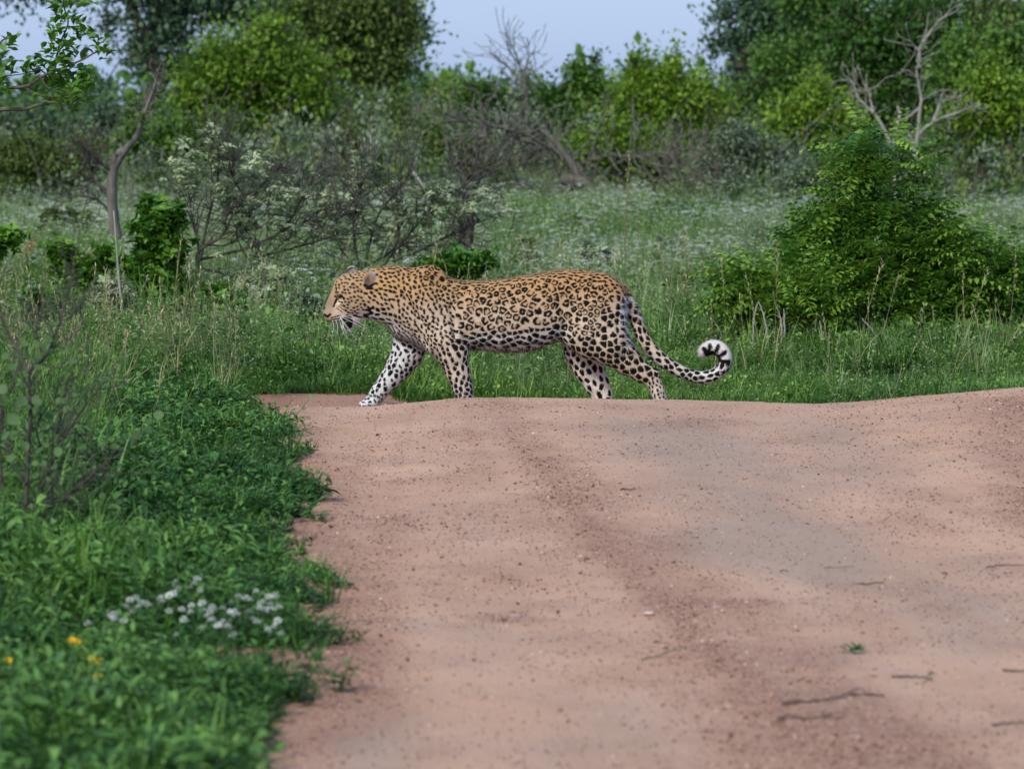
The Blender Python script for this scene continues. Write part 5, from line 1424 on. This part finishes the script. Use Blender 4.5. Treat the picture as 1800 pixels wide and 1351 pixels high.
# --- bright grass strip behind the road (16.7 - 22 m)
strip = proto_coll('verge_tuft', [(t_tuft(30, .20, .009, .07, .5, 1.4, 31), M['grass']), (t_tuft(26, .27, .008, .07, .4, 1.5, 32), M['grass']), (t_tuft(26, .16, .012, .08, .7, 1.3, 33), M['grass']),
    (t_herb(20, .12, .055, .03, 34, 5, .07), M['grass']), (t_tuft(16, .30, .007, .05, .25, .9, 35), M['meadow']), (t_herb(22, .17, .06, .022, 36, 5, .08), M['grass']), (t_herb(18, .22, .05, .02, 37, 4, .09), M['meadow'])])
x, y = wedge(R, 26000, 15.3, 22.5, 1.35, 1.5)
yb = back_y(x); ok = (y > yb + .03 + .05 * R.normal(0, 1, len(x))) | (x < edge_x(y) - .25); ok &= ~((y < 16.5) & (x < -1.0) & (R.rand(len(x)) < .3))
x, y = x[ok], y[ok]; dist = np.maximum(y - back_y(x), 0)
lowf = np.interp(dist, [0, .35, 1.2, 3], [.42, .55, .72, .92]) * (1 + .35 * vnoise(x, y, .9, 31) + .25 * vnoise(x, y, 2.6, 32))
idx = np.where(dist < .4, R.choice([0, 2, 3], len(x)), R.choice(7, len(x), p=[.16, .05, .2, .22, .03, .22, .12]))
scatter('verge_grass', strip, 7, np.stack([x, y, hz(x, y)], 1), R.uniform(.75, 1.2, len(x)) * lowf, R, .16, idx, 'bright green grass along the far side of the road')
# --- rank herbs and weeds in uneven clumps between the verge and the meadow
rank = proto_coll('rank_weed', [(t_herb(36, .34, .075, .034, 71, 6, .10), M['grass']), (t_herb(30, .26, .09, .045, 72, 5, .09), M['weed']), (t_herb(40, .42, .06, .024, 73, 7, .12), M['meadow']), (t_herb(34, .22, .07, .04, 74, 6, .12), M['grass'])])
x, y = wedge(R, 12000, 17.3, 27, 1.35, 1.5); cl = vnoise(x, y, .7, 61) + .7 * vnoise(x, y, 2.2, 62) + .55 * smooth(-.6, -1.4, x) - .1
ok = cl > R.uniform(-.1, .6, len(x)); x, y, cl = x[ok], y[ok], cl[ok]
scatter('rank_weeds', rank, 4, np.stack([x, y, hz(x, y)], 1), R.uniform(.55, 1.1, len(x)) * np.interp(cl, [.2, 1], [.65, 1.1]) * np.interp(y, [17.3, 19], [.6, 1]), R, .15, None, 'leafy weeds standing in uneven clumps behind the road')
# --- weedy carpet at the left (6 - 16.5 m)
weed = proto_coll('weed_tuft', [(t_herb(30, .07, .070, .020, 41, 6, .07), M['weed']), (t_herb(24, .08, .060, .026, 42, 6, .08), M['weed']), (t_herb(20, .055, .080, .020, 43, 5, .08), M['weed']),
    (t_tuft(22, .13, .008, .05, .5, 1.1, 44), M['weed']), (t_tuft(18, .17, .008, .04, .35, 1.0, 45), M['grass']), (t_herb(30, .10, .050, .018, 46, 7, .07), M['weed'])])
n = 21000; y = R.uniform(5.2, 16.9, n) ; xl = -(900 / FOC * y * 1.5 + .6); x = xl + (edge_x(y) - xl + .07) * R.rand(n)
y2 = y; inset = edge_x(y) - x - .045 - .11 * smooth(14.2, 15.6, y) + .045 * vnoise(x, y, 9, 41) + .07 * vnoise(x, y, 2.5, 43)
ok = inset > R.uniform(-.05, .09, n); x, y, inset = x[ok], y[ok], inset[ok]
hole = vnoise(x, y, 3.0, 47) + .6 * vnoise(x, y, 8, 48); kp = (hole > -.55) | (R.rand(len(x)) < .25); x, y, inset = x[kp], y[kp], inset[kp]
bx = 1 + .30 * vnoise(x, y, 1.1, 42) + .35 * vnoise(x, y, 4.5, 49); s = R.uniform(.6, 1.2, len(x)) * np.interp(inset, [-.05, .1, .6, 1.5], [.8, .85, 1.05, 1.5]) * bx
idx = R.choice(6, len(x), p=[.27, .27, .18, .08, .02, .18])
z = H(x, y) + .008 + .02 * np.clip(inset, 0, 1) + .03 * vnoise(x, y, 1.2, 44) * np.clip(inset * 2, 0, 1)
scatter('weeds', weed, 6, np.stack([x, y, z], 1), s, R, .25, idx, 'low green weeds creeping over the left side of the road')
# mound the soil a little under the weeds is left to the ground sheet
# --- taller tangled grass in the left foreground
tall = proto_coll('tall_tuft', [(t_tuft(26, .30, .007, .06, .3, 1.3, 51), M['weed']), (t_tuft(22, .38, .006, .05, .25, 1.2, 52), M['grass']), (t_herb(16, .22, .05, .03, 53, 4, .06), M['weed'])])
n = 4200; y = R.uniform(9.5, 17.5, n); lim = np.interp(y, [8.5, 10, 12, 14, 17.5], [-1.25, -1.2, -1.35, -1.5, -1.8]); x = lim - np.abs(R.normal(0, .6, n))
scatter('tall_grass', tall, 3, np.stack([x, y, H(x, y)], 1), R.uniform(.5, 1.0, n) * np.interp(lim - x, [0, .5], [.6, 1.05]), R, .15, None, 'long tangled grass at the left of the frame')
# --- dry stalks
def t_stalk(seed, h, heads=14):
    R = np.random.RandomState(seed); pts = np.array([(0.10 * h * f ** 2, 0, h * f) for f in np.linspace(0, 1, 7)]); V, F = tube(pts, np.linspace(.0016, .0009, 7), 3); ps = [(V, F, np.full(len(V), .55))]
    for k in range(heads):
        f = .68 + .32 * k / heads; ps.append(place(t_card(.028, .006), (0.10 * h * f * f, 0, h * f), R.uniform(0, 6.28), 1.0, 0, 1, R.uniform(.5, 1)))
    for k in range(3): ps.append(t_blade(h * .55, .004, .3, R.uniform(0, 6.28), 1.2, 4, (0, 0, h * .05), .6))
    return join(ps)
dry = proto_coll('dry_stalk', [(t_stalk(61, .42), M['straw']), (t_stalk(62, .34), M['straw']), (t_stalk(63, .5), M['straw'])])
n = 110; y = R.uniform(13.2, 18.5, n); x = -1.75 - R.normal(0, .45, n); m = x < -1.25
x2, y2 = wedge(R, 420, 17.4, 24, 1.3); x = np.concatenate([x[m], x2]); y = np.concatenate([y[m], y2])
scatter('dry_grass', dry, 3, np.stack([x, y, H(x, y)], 1), R.uniform(.6, 1.15, len(x)), R, .2, None, 'pale dry grass stalks standing in the green grass')
# --- loose gravel and crumbs on the road
def t_stone(seed, fl=.6):
    R = np.random.RandomState(seed); ph = (1 + 5 ** .5) / 2
    V = np.array([(-1, ph, 0), (1, ph, 0), (-1, -ph, 0), (1, -ph, 0), (0, -1, ph), (0, 1, ph), (0, -1, -ph), (0, 1, -ph), (ph, 0, -1), (ph, 0, 1), (-ph, 0, -1), (-ph, 0, 1)], float)
    V /= np.linalg.norm(V[0]); V *= R.uniform(.75, 1.2, (12, 1)); V[:, 2] *= fl; V[:, 0] *= R.uniform(.8, 1.5)
    F = np.array([(0, 11, 5), (0, 5, 1), (0, 1, 7), (0, 7, 10), (0, 10, 11), (1, 5, 9), (5, 11, 4), (11, 10, 2), (10, 7, 6), (7, 1, 8), (3, 9, 4), (3, 4, 2), (3, 2, 6), (3, 6, 8), (3, 8, 9), (4, 9, 5), (2, 4, 11), (6, 2, 10), (8, 6, 7), (9, 8, 1)])
    return V, F, np.full(12, R.rand())
m_grav, t, b = new_mat('gravel_stone'); oi = N(t, 'ShaderNodeObjectInfo')
t.links.new(ramp(t, oi.outputs['Random'], [(0, (0.10, 0.048, 0.032)), (.4, (0.22, 0.115, 0.078)), (.8, (0.40, 0.24, 0.175)), (1, (0.60, 0.46, 0.38))]), b.inputs['Base Color']); b.inputs['Roughness'].default_value = .9
stones = proto_coll('gravel_stone', [(t_stone(k), m_grav) for k in range(4)])
n = 260000; y = 6.3 + 10.1 * R.rand(n) ** .9; x = R.uniform(-1, 1, n) * (900 / FOC * y * 1.3 + .3); gi = np.clip(np.searchsorted(xs, x), 0, len(xs) - 1); gj = np.clip(np.searchsorted(ys, y), 0, len(ys) - 1)
gv = gravel[gj, gi]; ok = on_road(x, y) & (R.rand(n) < (.22 + gv * .78) * np.clip(.75 + .7 * vnoise(x, y, 3.5, 71) + .5 * vnoise(x, y, 11, 72), .15, 1.2)); x, y = x[ok], y[ok]
scatter('gravel', stones, 4, np.stack([x, y, road_z(x, y) + .0003], 1), np.minimum(R.lognormal(-6.3, .50, len(x)), .009), R, .4, None, 'small crumbs and gravel scattered over the dirt road')
# ================================================================ THINGS CLOSE TO THE ROAD
R = np.random.RandomState(120)
def on_ground(px, py, lift=0.0):
    g = ground_at(px, py)
    if on_road(g[0], g[1]): g[2] = float(road_z(g[0], g[1]))
    g[2] += lift; return g
# sticks lying on the road: pixel ends
m_twig = bark_mat('twig_brown', (0.07, 0.045, 0.035), (0.20, 0.14, 0.11), 60, 2, .2)
STK = [((1375, 1252), (1555, 1228), .0035, 'long thin twig on the road, slanting up right, above the straight brown twig'), ((1357, 1273), (1485, 1276), .004, 'straight brown twig lying on the road at the lower right'),
       ((1565, 1196), (1640, 1193), .003, 'thin twig on the road, right of and below the larger green sprig'), ((1763, 1182), (1812, 1184), .0035, 'dark twig at the right edge, the upper of two at the lower right'), ((1740, 1280), (1806, 1279), .003, 'dark twig at the right edge of the road near the bottom corner'),
       ((1092, 868), (1113, 866), .003, 'short dark twig on the pale road, below the hind feet of the leopard'), ((1512, 1030), (1555, 1026), .0022, 'small twig on the grey patch of the road, above the green sprig'), ((1450, 1002), (1500, 998), .002, 'faint pale straw on the grey patch of the road'),
       ((604, 988), (672, 1003), .0018, 'pale straw lying on the road beside the left verge'), ((1130, 1165), (1210, 1145), .002, 'thin dry stem lying across the gravel band of the road'), ((1730, 1002), (1800, 998), .0022, 'thin twig at the right edge of the road, level with the grey patch')]
for k_, (a, b_, r_, lab) in enumerate(STK):
    A, B = on_ground(*a), on_ground(*b_); mid = (A + B) / 2; n = 9
    pts = np.array([A + (B - A) * f for f in np.linspace(0, 1, n)]); pts[:, 0:2] += R.normal(0, .0035, (n, 2)); pts = curve_pts(pts[::2], 14)
    pts[:, 2] = [float(road_z(p[0], p[1])) + r_ * .8 + .002 * abs(math.sin(i)) for i, p in enumerate(pts)]
    V, F = tube(pts - mid, r_ * np.linspace(1, .55, 14), 6); straw = 'straw' in lab or 'dry stem' in lab
    o = mesh_from('straw' if straw else 'twig', V, F, M['straw'] if straw else m_twig, None, True, {'tint': np.full(len(V), .5)}); o.location = mid
    tag(o, lab, 'straw' if straw else 'twig', 'twigs and straws lying on the dirt road')
    if k_ in (0, 1):
        q = pts[8]; V, F = tube(np.array([q, q + (B - A) / np.linalg.norm(B - A) * .03 + np.array([0, .012, .006]), q + (B - A) / np.linalg.norm(B - A) * .055 + np.array([0, .02, .004])]) - mid, [r_ * .6, r_ * .5, r_ * .3], 5)
        mesh_from('side_twig', V, F, m_twig, o, True)
# pebbles on the road
PB = [((905, 1087), .016, (0.36, 0.27, 0.24), 'flat pale pebble sunk in the middle of the road'), ((1142, 1089), .017, (0.55, 0.43, 0.38), 'flat whitish pebble on the gravel band of the road'), ((1576, 1107), .0055, (0.05, 0.03, 0.025), 'tiny dark stone, left one of the pair above the green sprig'),
      ((1622, 1105), .0045, (0.05, 0.03, 0.025), 'tiny dark stone, right one of the pair above the green sprig'), ((1417, 826), .007, (0.05, 0.03, 0.025), 'small dark stone alone on the grey clay of the road'), ((1600, 868), .007, (0.08, 0.05, 0.04), 'small brown stone at the right of the road above the grey patch'),
      ((1660, 1012), .008, (0.15, 0.12, 0.12), 'small grey stone on the right side of the road'), ((8, 1082), .028, (0.42, 0.38, 0.38), 'pale grey stone lying in the weeds at the left edge')]
for (a, r_, c_, lab) in PB:
    q = on_ground(*a); V, F, _ = t_stone(int(a[0]), .38); n_ = len(V)
    mt, t, b = new_mat('pebble'); t.links.new(ramp(t, noise(t, 120, 4), [(.3, tuple(v * .8 for v in c_)), (.7, tuple(min(.8, v * 1.15) for v in c_))]), b.inputs['Base Color']); b.inputs['Roughness'].default_value = .85
    o = mesh_from('pebble', V * r_ * np.array([1.25, 1, 1]), F, mt, None, True); o.location = q + np.array([0, 0, r_ * (.10 if r_ < .02 else .5)])
    md = o.modifiers.new('round', 'SUBSURF'); md.levels = 1; md.render_levels = 1
    tag(o, lab, 'stone')
# leafy sprigs fallen on the road, each leaf a piece
def sprig(px, py, n, L, lab, seed, stem=True):
    R = np.random.RandomState(seed); q = on_ground(px, py, .003); e = thing('leaf_sprig', lab, 'leaves', q, 'green leaves fallen on the road')
    if stem:
        V, F = tube(np.array([(-L * .9, 0, .002), (0, .004, .008), (L * .8, .01, .004)]), [.0014, .0014, .0008], 5); mesh_from('stem', V, F, M['grass'], e, True, {'tint': np.full(len(V), .4)})
    base = None
    for k in range(n):
        V, F, T = t_leaf(1, .34, .25, .1)
        if base is None: base = mesh_from('leaf', V, F, M['bush'], e, False, {'tint': np.full(len(V), .35)}); o = base
        else: o = base.copy(); COL.objects.link(o); o.parent = e
        s = L * R.uniform(.5, 1); o.scale = (s, s, s); f = R.uniform(-.8, .8); o.location = (L * f * .8, 0, .006); o.rotation_euler = (R.uniform(.05, .9), R.normal(0, .3), R.uniform(-1, 1) * 1.5 * (1 if k % 2 else 1) + (math.pi if k % 3 == 0 else 0))
sprig(1505, 1156, 13, .038, 'green leafy sprig lying on the road at the lower right', 1); sprig(1378, 1012, 3, .014, 'tiny green seedling on the pale part of the road', 2); sprig(1632, 1206, 3, .014, 'small green leaf scrap below the leafy sprig on the road', 3)
sprig(1640, 1192, 3, .014, 'green leaf tip at the end of the thin twig on the road', 4)
# arched dry grass head over the weeds
def arc_grass(name, lab, lines, d, seed, grp=None):
    g0 = ground_at(*lines[0][0]); d = g0[1] if d is None else d; e = thing(name, lab, 'dry grass', g0, grp); R = np.random.RandomState(seed)
    for pts in lines:
        C = []
        for i, (a, b_) in enumerate(pts):
            q = P(a, b_, g0[1] + .04 * i); C.append(q - g0)
        cp = curve_pts(C, 16); V, F = tube(cp, np.linspace(.0022, .0010, 16), 5); mesh_from('stalk', V, F, M['straw'], e, True, {'tint': np.full(len(V), .8)})
        n = 26; f = R.randint(8, 16, n); pos = cp[f] + R.normal(0, .0025, (n, 3)); V, F, T = bake(t_card(1, .3), pos, rotmats(R, n, None, 1, .6), R.uniform(.012, .02, n)); mesh_from('seed_head', V, F, M['straw'], e, False, {'tint': np.clip(T + .3, 0, 1)})
arc_grass('dry_grass_head', 'pale dry grass head arching over the green weeds beside the road', [[(530, 947), (500, 935), (460, 922), (420, 918), (395, 930), (388, 948)], [(525, 945), (490, 938), (455, 925), (430, 932), (427, 946)], [(500, 940), (488, 928), (478, 915)]], None, 5)
arc_grass('dry_grass_head', 'pale dry grass stems lying across the grass at the left, above the weeds', [[(205, 680), (225, 668), (250, 655), (275, 642)], [(210, 678), (235, 660), (262, 645)]], None, 6)
# white flower cluster in the left foreground: each plant a thing with stem and heads
WP = [(325, 1025, 5), (240, 1060, 4), (215, 1088, 4), (270, 1065, 3), (350, 1075, 4), (370, 1090, 5), (400, 1100, 4), (440, 1055, 4), (470, 1060, 4), (468, 1095, 3), (455, 1080, 3), (495, 1110, 1), (325, 1095, 1), (290, 1040, 2), (310, 1140, 1), (345, 1060, 2), (420, 1075, 3)]
WL = ['highest plant of the white flower patch at the lower left', 'white flowered plant left of the highest one in the patch', 'leftmost plant of the white flower patch, above the yellow flowers',
 'white flowered plant just inside the leftmost one of the patch', 'white flowered plant below the highest one, middle of the patch', 'lowest many headed white flowered plant in the middle of the patch',
 'white flowered plant in the gap between middle and right side of the patch', 'upper left plant of the right hand cluster of white flowers', 'upper right plant of the right hand cluster of white flowers',
 'lower plant of the right hand cluster of white flowers', 'central plant of the right hand cluster of white flowers', 'single white flower head farthest right, nearest the road',
 'single white flower head below the middle of the white flower patch', 'white flower heads just left below the highest plant', 'lone low white flower head under the whole patch',
 'white flower heads just right below the highest plant', 'white flower heads between the middle plants and the right hand cluster']
m_head = leaf_mat('flower_head_white', (0.74, 0.77, 0.68), (0.86, 0.88, 0.82), (0.90, 0.91, 0.88), .10, .8)
def head_tpl(seed):
    R = np.random.RandomState(seed); n = 46; ps = []
    for k in range(n):
        f = (k + .5) / n; a = k * 2.4; el = math.acos(1 - f * .95); dv = np.array([math.sin(el) * math.cos(a), math.sin(el) * math.sin(a), math.cos(el) * .75])
        ps.append(place(t_card(.34, .26), dv * .72, a - 1.57, .9 - el * .9 + R.normal(0, .2), 0, 1, R.uniform(.35, 1)))
    return join(ps)
HT = [head_tpl(k) for k in range(3)]
hmesh = []
for k in range(3): o = mesh_from('flower_head', HT[k][0], HT[k][1], m_head, None, False, {'tint': HT[k][2]}, link=False); hmesh.append(o.data)
SIDE = ['leftmost', 'left', 'middle', 'right', 'rightmost']
for k_, (px, py, nh) in enumerate(WP):
    g0 = ground_at(px, py + 90); dd = g0[1]; top = P(px, py, dd)
    e = thing('white_wildflower', WL[k_], 'wildflower', g0, 'white flowered weeds growing in a patch among the green weeds')
    hgt = top[2] - g0[2]; st = []
    nh = nh if nh < 2 else int(nh * 1.6)
    for q in range(nh):
        tip = np.array([R.normal(0, .024 if nh > 1 else 0), R.normal(0, .02), hgt + R.normal(0, .011)]); pts = curve_pts([(0, 0, 0), tip * .5 + R.normal(0, .004, 3), tip], 6); V, F = tube(pts, np.linspace(.0013, .0009, 6), 4); st.append((V, F, np.full(len(V), .5)))
        o = bpy.data.objects.new('flower_head', hmesh[q % 3]); COL.objects.link(o); o.parent = e; o.location = tip; s = R.uniform(.0075, .012); o.scale = (s, s, s); o.rotation_euler = (R.normal(0, .25), R.normal(0, .25), R.uniform(0, 6))
    for q in range(10): st.append(place(t_leaf(.035, .011, .2, .3), (R.normal(0, .006), R.normal(0, .006), hgt * R.uniform(.2, .9)), R.uniform(0, 6.28), R.uniform(0, .8), 0, 1, R.uniform(.4, .9)))
    V, F, T = join(st); mesh_from('stem', V, F, M['weed'], e, False, {'tint': T})
# yellow flowers
YL = ['yellow wildflower with two blooms, highest of the yellow flowers at the lower left', 'yellow wildflower just right of and below the highest one', 'lowest yellow wildflower in the left foreground', 'yellow wildflower at the left edge of the frame']
for (px, py, nh), lab in zip([(132, 1127, 2), (166, 1160, 2), (172, 1191, 1), (14, 1163, 1)], YL):
    g0 = ground_at(px, py + 85); top = P(px, py, g0[1]); e = thing('yellow_wildflower', lab, 'wildflower', g0, 'yellow wildflowers among the weeds'); hgt = top[2] - g0[2]; st = []
    for q in range(nh):
        tip = np.array([(q - (nh - 1) / 2) * .013, 0, hgt + q * -.004]); V, F = tube(curve_pts([(0, 0, 0), tip * .55 + np.array([.004, 0, 0]), tip], 6), np.linspace(.0014, .001, 6), 4); st.append((V, F, np.full(len(V), .4)))
        ps = [place(t_leaf(.0125, .010, .2, .05), (0, 0, 0), a, .55, 0, 1, .6) for a in np.arange(5) * 1.2566 + .3] + [place(t_leaf(.0075, .006, .3, 0), (0, 0, .001), a, 1.1, 0, 1, .8) for a in np.arange(4) * 1.57]
        V, F, T = join(ps); o = mesh_from('bloom', V, F, M['yellow'], e, False, {'tint': T}); o.location = tip; o.rotation_euler = (.7, 0, 0)
    for q in range(6): st.append(place(t_leaf(.03, .009, .2, .3), (0, 0, hgt * R.uniform(.1, .75)), R.uniform(0, 6.28), R.uniform(.1, .8), 0, 1, R.uniform(.3, .8)))
    V, F, T = join(st); mesh_from('stem', V, F, M['weed'], e, False, {'tint': T})

# ---------------- near left shrub with round leaves (blurred, close to the camera)
M['round'] = leaf_mat('round_leaf', (0.035, 0.085, 0.022), (0.080, 0.165, 0.048), (0.160, 0.270, 0.095), .38, .55)
def t_round(r=1.0, n=10):
    a = np.arange(n) / n * 2 * np.pi; V = [(0, .5, 0)] + [(math.sin(q) * .5, .5 - math.cos(q) * .5 * (1.06 if abs(q) < .1 else 1), .06 * abs(math.sin(q))) for q in a]
    return np.array(V), np.array([(0, 1 + i, 1 + (i + 1) % n) for i in range(n)]), np.full(n + 1, .5)
d = 10.6; b0 = gbase(35, d)
e = thing('round_leaved_shrub', 'twiggy shrub with round leaves close by at the left edge', 'shrub', b0)
LN = [([(38, 1000), (45, 900), (48, 800), (52, 720), (50, 655), (75, 630), (98, 580), (115, 520), (128, 455)], .0075, .002, .05), ([(50, 655), (30, 620), (10, 590), (-20, 540)], .005, .002, .1), ([(38, 990), (60, 900), (100, 800), (140, 730), (182, 676)], .0055, .002, -.1),
      ([(-30, 905), (20, 898), (60, 885), (110, 868), (150, 845), (200, 800)], .0055, .002, -.15), ([(40, 960), (100, 955), (180, 955), (240, 940)], .003, .0012, -.2), ([(75, 630), (60, 590), (70, 540)], .003, .0012, .1), ([(45, 850), (10, 800), (-10, 740)], .004, .002, .1), ([(98, 580), (120, 560), (135, 540)], .002, .001, .1), ([(20, 980), (0, 850), (-10, 760), (20, 650)], .006, .002, .15), ([(60, 980), (90, 860), (60, 760), (95, 690)], .005, .0015, .1),
      ([(30, 980), (80, 900), (150, 850), (165, 790)], .004, .0015, 0), ([(10, 980), (30, 880), (90, 800), (120, 720)], .004, .0015, .2), ([(48, 800), (90, 770), (110, 700), (150, 690)], .003, .001, .1)]
limbs('branches', LN, d, b0, M['bark_dark'], e, 131, 2, .09, .0014, tdepth=2, bumpy=.0008)
RL_ = [(25, 700, 30), (20, 730, 30), (45, 700, 26), (70, 715, 28), (10, 760, 26), (35, 780, 24), (82, 725, 22), (75, 760, 18), (65, 785, 24), (100, 790, 22), (20, 800, 24), (95, 830, 22), (60, 700, 22), (232, 770, 18), (262, 735, 20), (272, 725, 24), (240, 760, 20), (210, 770, 16), (228, 860, 22), (250, 930, 20),
       (130, 975, 24), (120, 960, 20), (150, 950, 18), (190, 915, 18), (10, 860, 22), (40, 870, 20), (72, 600, 18), (85, 590, 16), (65, 620, 22), (80, 610, 18), (100, 565, 16), (20, 640, 22), (5, 620, 22), (35, 600, 18), (115, 715, 16), (130, 690, 14), (5, 700, 24), (55, 745, 20), (75, 870, 22), (110, 850, 20), (15, 560, 18), (60, 655, 16), (140, 1000, 16), (90, 700, 14)] + [(float(a), float(b_), float(c_)) for a, b_, c_ in zip(np.random.RandomState(9).normal(60, 60, 130), np.random.RandomState(10).uniform(590, 960, 130), np.random.RandomState(11).uniform(8, 17, 130))] + [(30, 820, 26), (50, 810, 22), (15, 845, 24), (85, 845, 22), (105, 870, 22), (160, 1010, 18), (30, 760, 24), (12, 680, 24), (60, 830, 24), (95, 750, 18), (240, 800, 18), (255, 750, 20)]
base = None
tp = t_round()
for (px, py, sz) in RL_:
    if base is None:
        o = mesh_from('leaf', tp[0], tp[1], M['round'], e, False, {'tint': tp[2]}); base = o
    else: o = base.copy(); COL.objects.link(o); o.parent = e
    q = P(px + R.normal(0, 3), py + sz * .5, d + R.normal(0, .09)) - b0; s = sz * d / FOC * .78; o.location = q; o.scale = (s, s, s); o.rotation_euler = (R.uniform(.5, 1.5), R.normal(0, .4), R.normal(0, .6))

# ---------------- leafy branches hanging in from the upper left
d = 15.5; b0 = gbase(-240, d)
e = thing('sapling', 'leafy sapling reaching into the upper left corner with bright leaf tufts', 'tree', b0)
gy = HOR + (CAM_H - b0[2]) * FOC / d
LN = [([(-240, gy), (-235, 600), (-215, 400), (-190, 250), (-175, 120), (-190, -60)], .030, .014, 0), ([(-190, 250), (-90, 215), (0, 193), (40, 192), (90, 180), (115, 184)], .013, .004, 0), ([(-180, 160), (-60, 150), (0, 154), (45, 152), (70, 137), (90, 128), (135, 110), (172, 90), (188, 82)], .010, .0025, 0),
      ([(-10, 133), (30, 132), (60, 125), (78, 122)], .003, .0015, 0), ([(70, 137), (90, 155), (100, 100), (108, 70), (120, 40), (112, 10), (110, -40)], .005, .0025, 0), ([(40, 152), (70, 168), (110, 170), (140, 172)], .004, .0015, 0), ([(90, 180), (100, 196), (118, 200)], .002, .001, 0), ([(120, 184), (150, 168), (175, 160)], .003, .001, 0),
      ([(-190, 250), (-60, 120), (-5, 80), (15, 62)], .007, .003, 0), ([(-60, 120), (-20, 110), (10, 100)], .004, .002, 0)]
limbs('branches', LN, d, b0, M['bark_brown'], e, 141, 0, bumpy=.001, dz=.1)
tuft_c = [(18, 70), (10, 85), (5, 100), (12, 120), (5, 135), (98, 60), (100, 48), (112, 38), (105, 20), (120, 12), (112, 0), (128, 30), (145, 8), (110, 75), (126, 78), (132, 92), (80, 95), (90, 108), (75, 115), (55, 118), (50, 130), (110, 100), (118, 118), (125, 130), (112, 140), (102, 150), (115, 155), (130, 145), (142, 128), (150, 138),
          (120, 170), (135, 178), (105, 175), (90, 140), (80, 150), (178, 88), (185, 95), (172, 80), (145, 60), (140, 72), (152, 55), (95, 80), (100, 120), (108, 130), (150, 165), (128, 160), (118, 88), (5, 165), (0, 150), (62, 128), (156, 148), (140, 160), (100, 5), (130, -15), (95, -10)]
tl_ = t_leaf(1, .55, .3, .25); base = None; cnt = 0
for (px, py) in tuft_c:
    c0 = P(px, py, d + R.normal(0, .05)) - b0
    for q in range(8):
        if base is None: o = mesh_from('leaf', tl_[0], tl_[1], M['bush'], e, False, {'tint': tl_[2] * 1.3}); base = o
        else: o = base.copy(); COL.objects.link(o); o.parent = e
        s = R.uniform(.034, .056); o.scale = (s, s, s); o.location = c0 + R.normal(0, .020, 3); o.rotation_euler = (R.uniform(.1, 1.2), R.normal(0, .4), R.uniform(0, 6.28)); cnt += 1
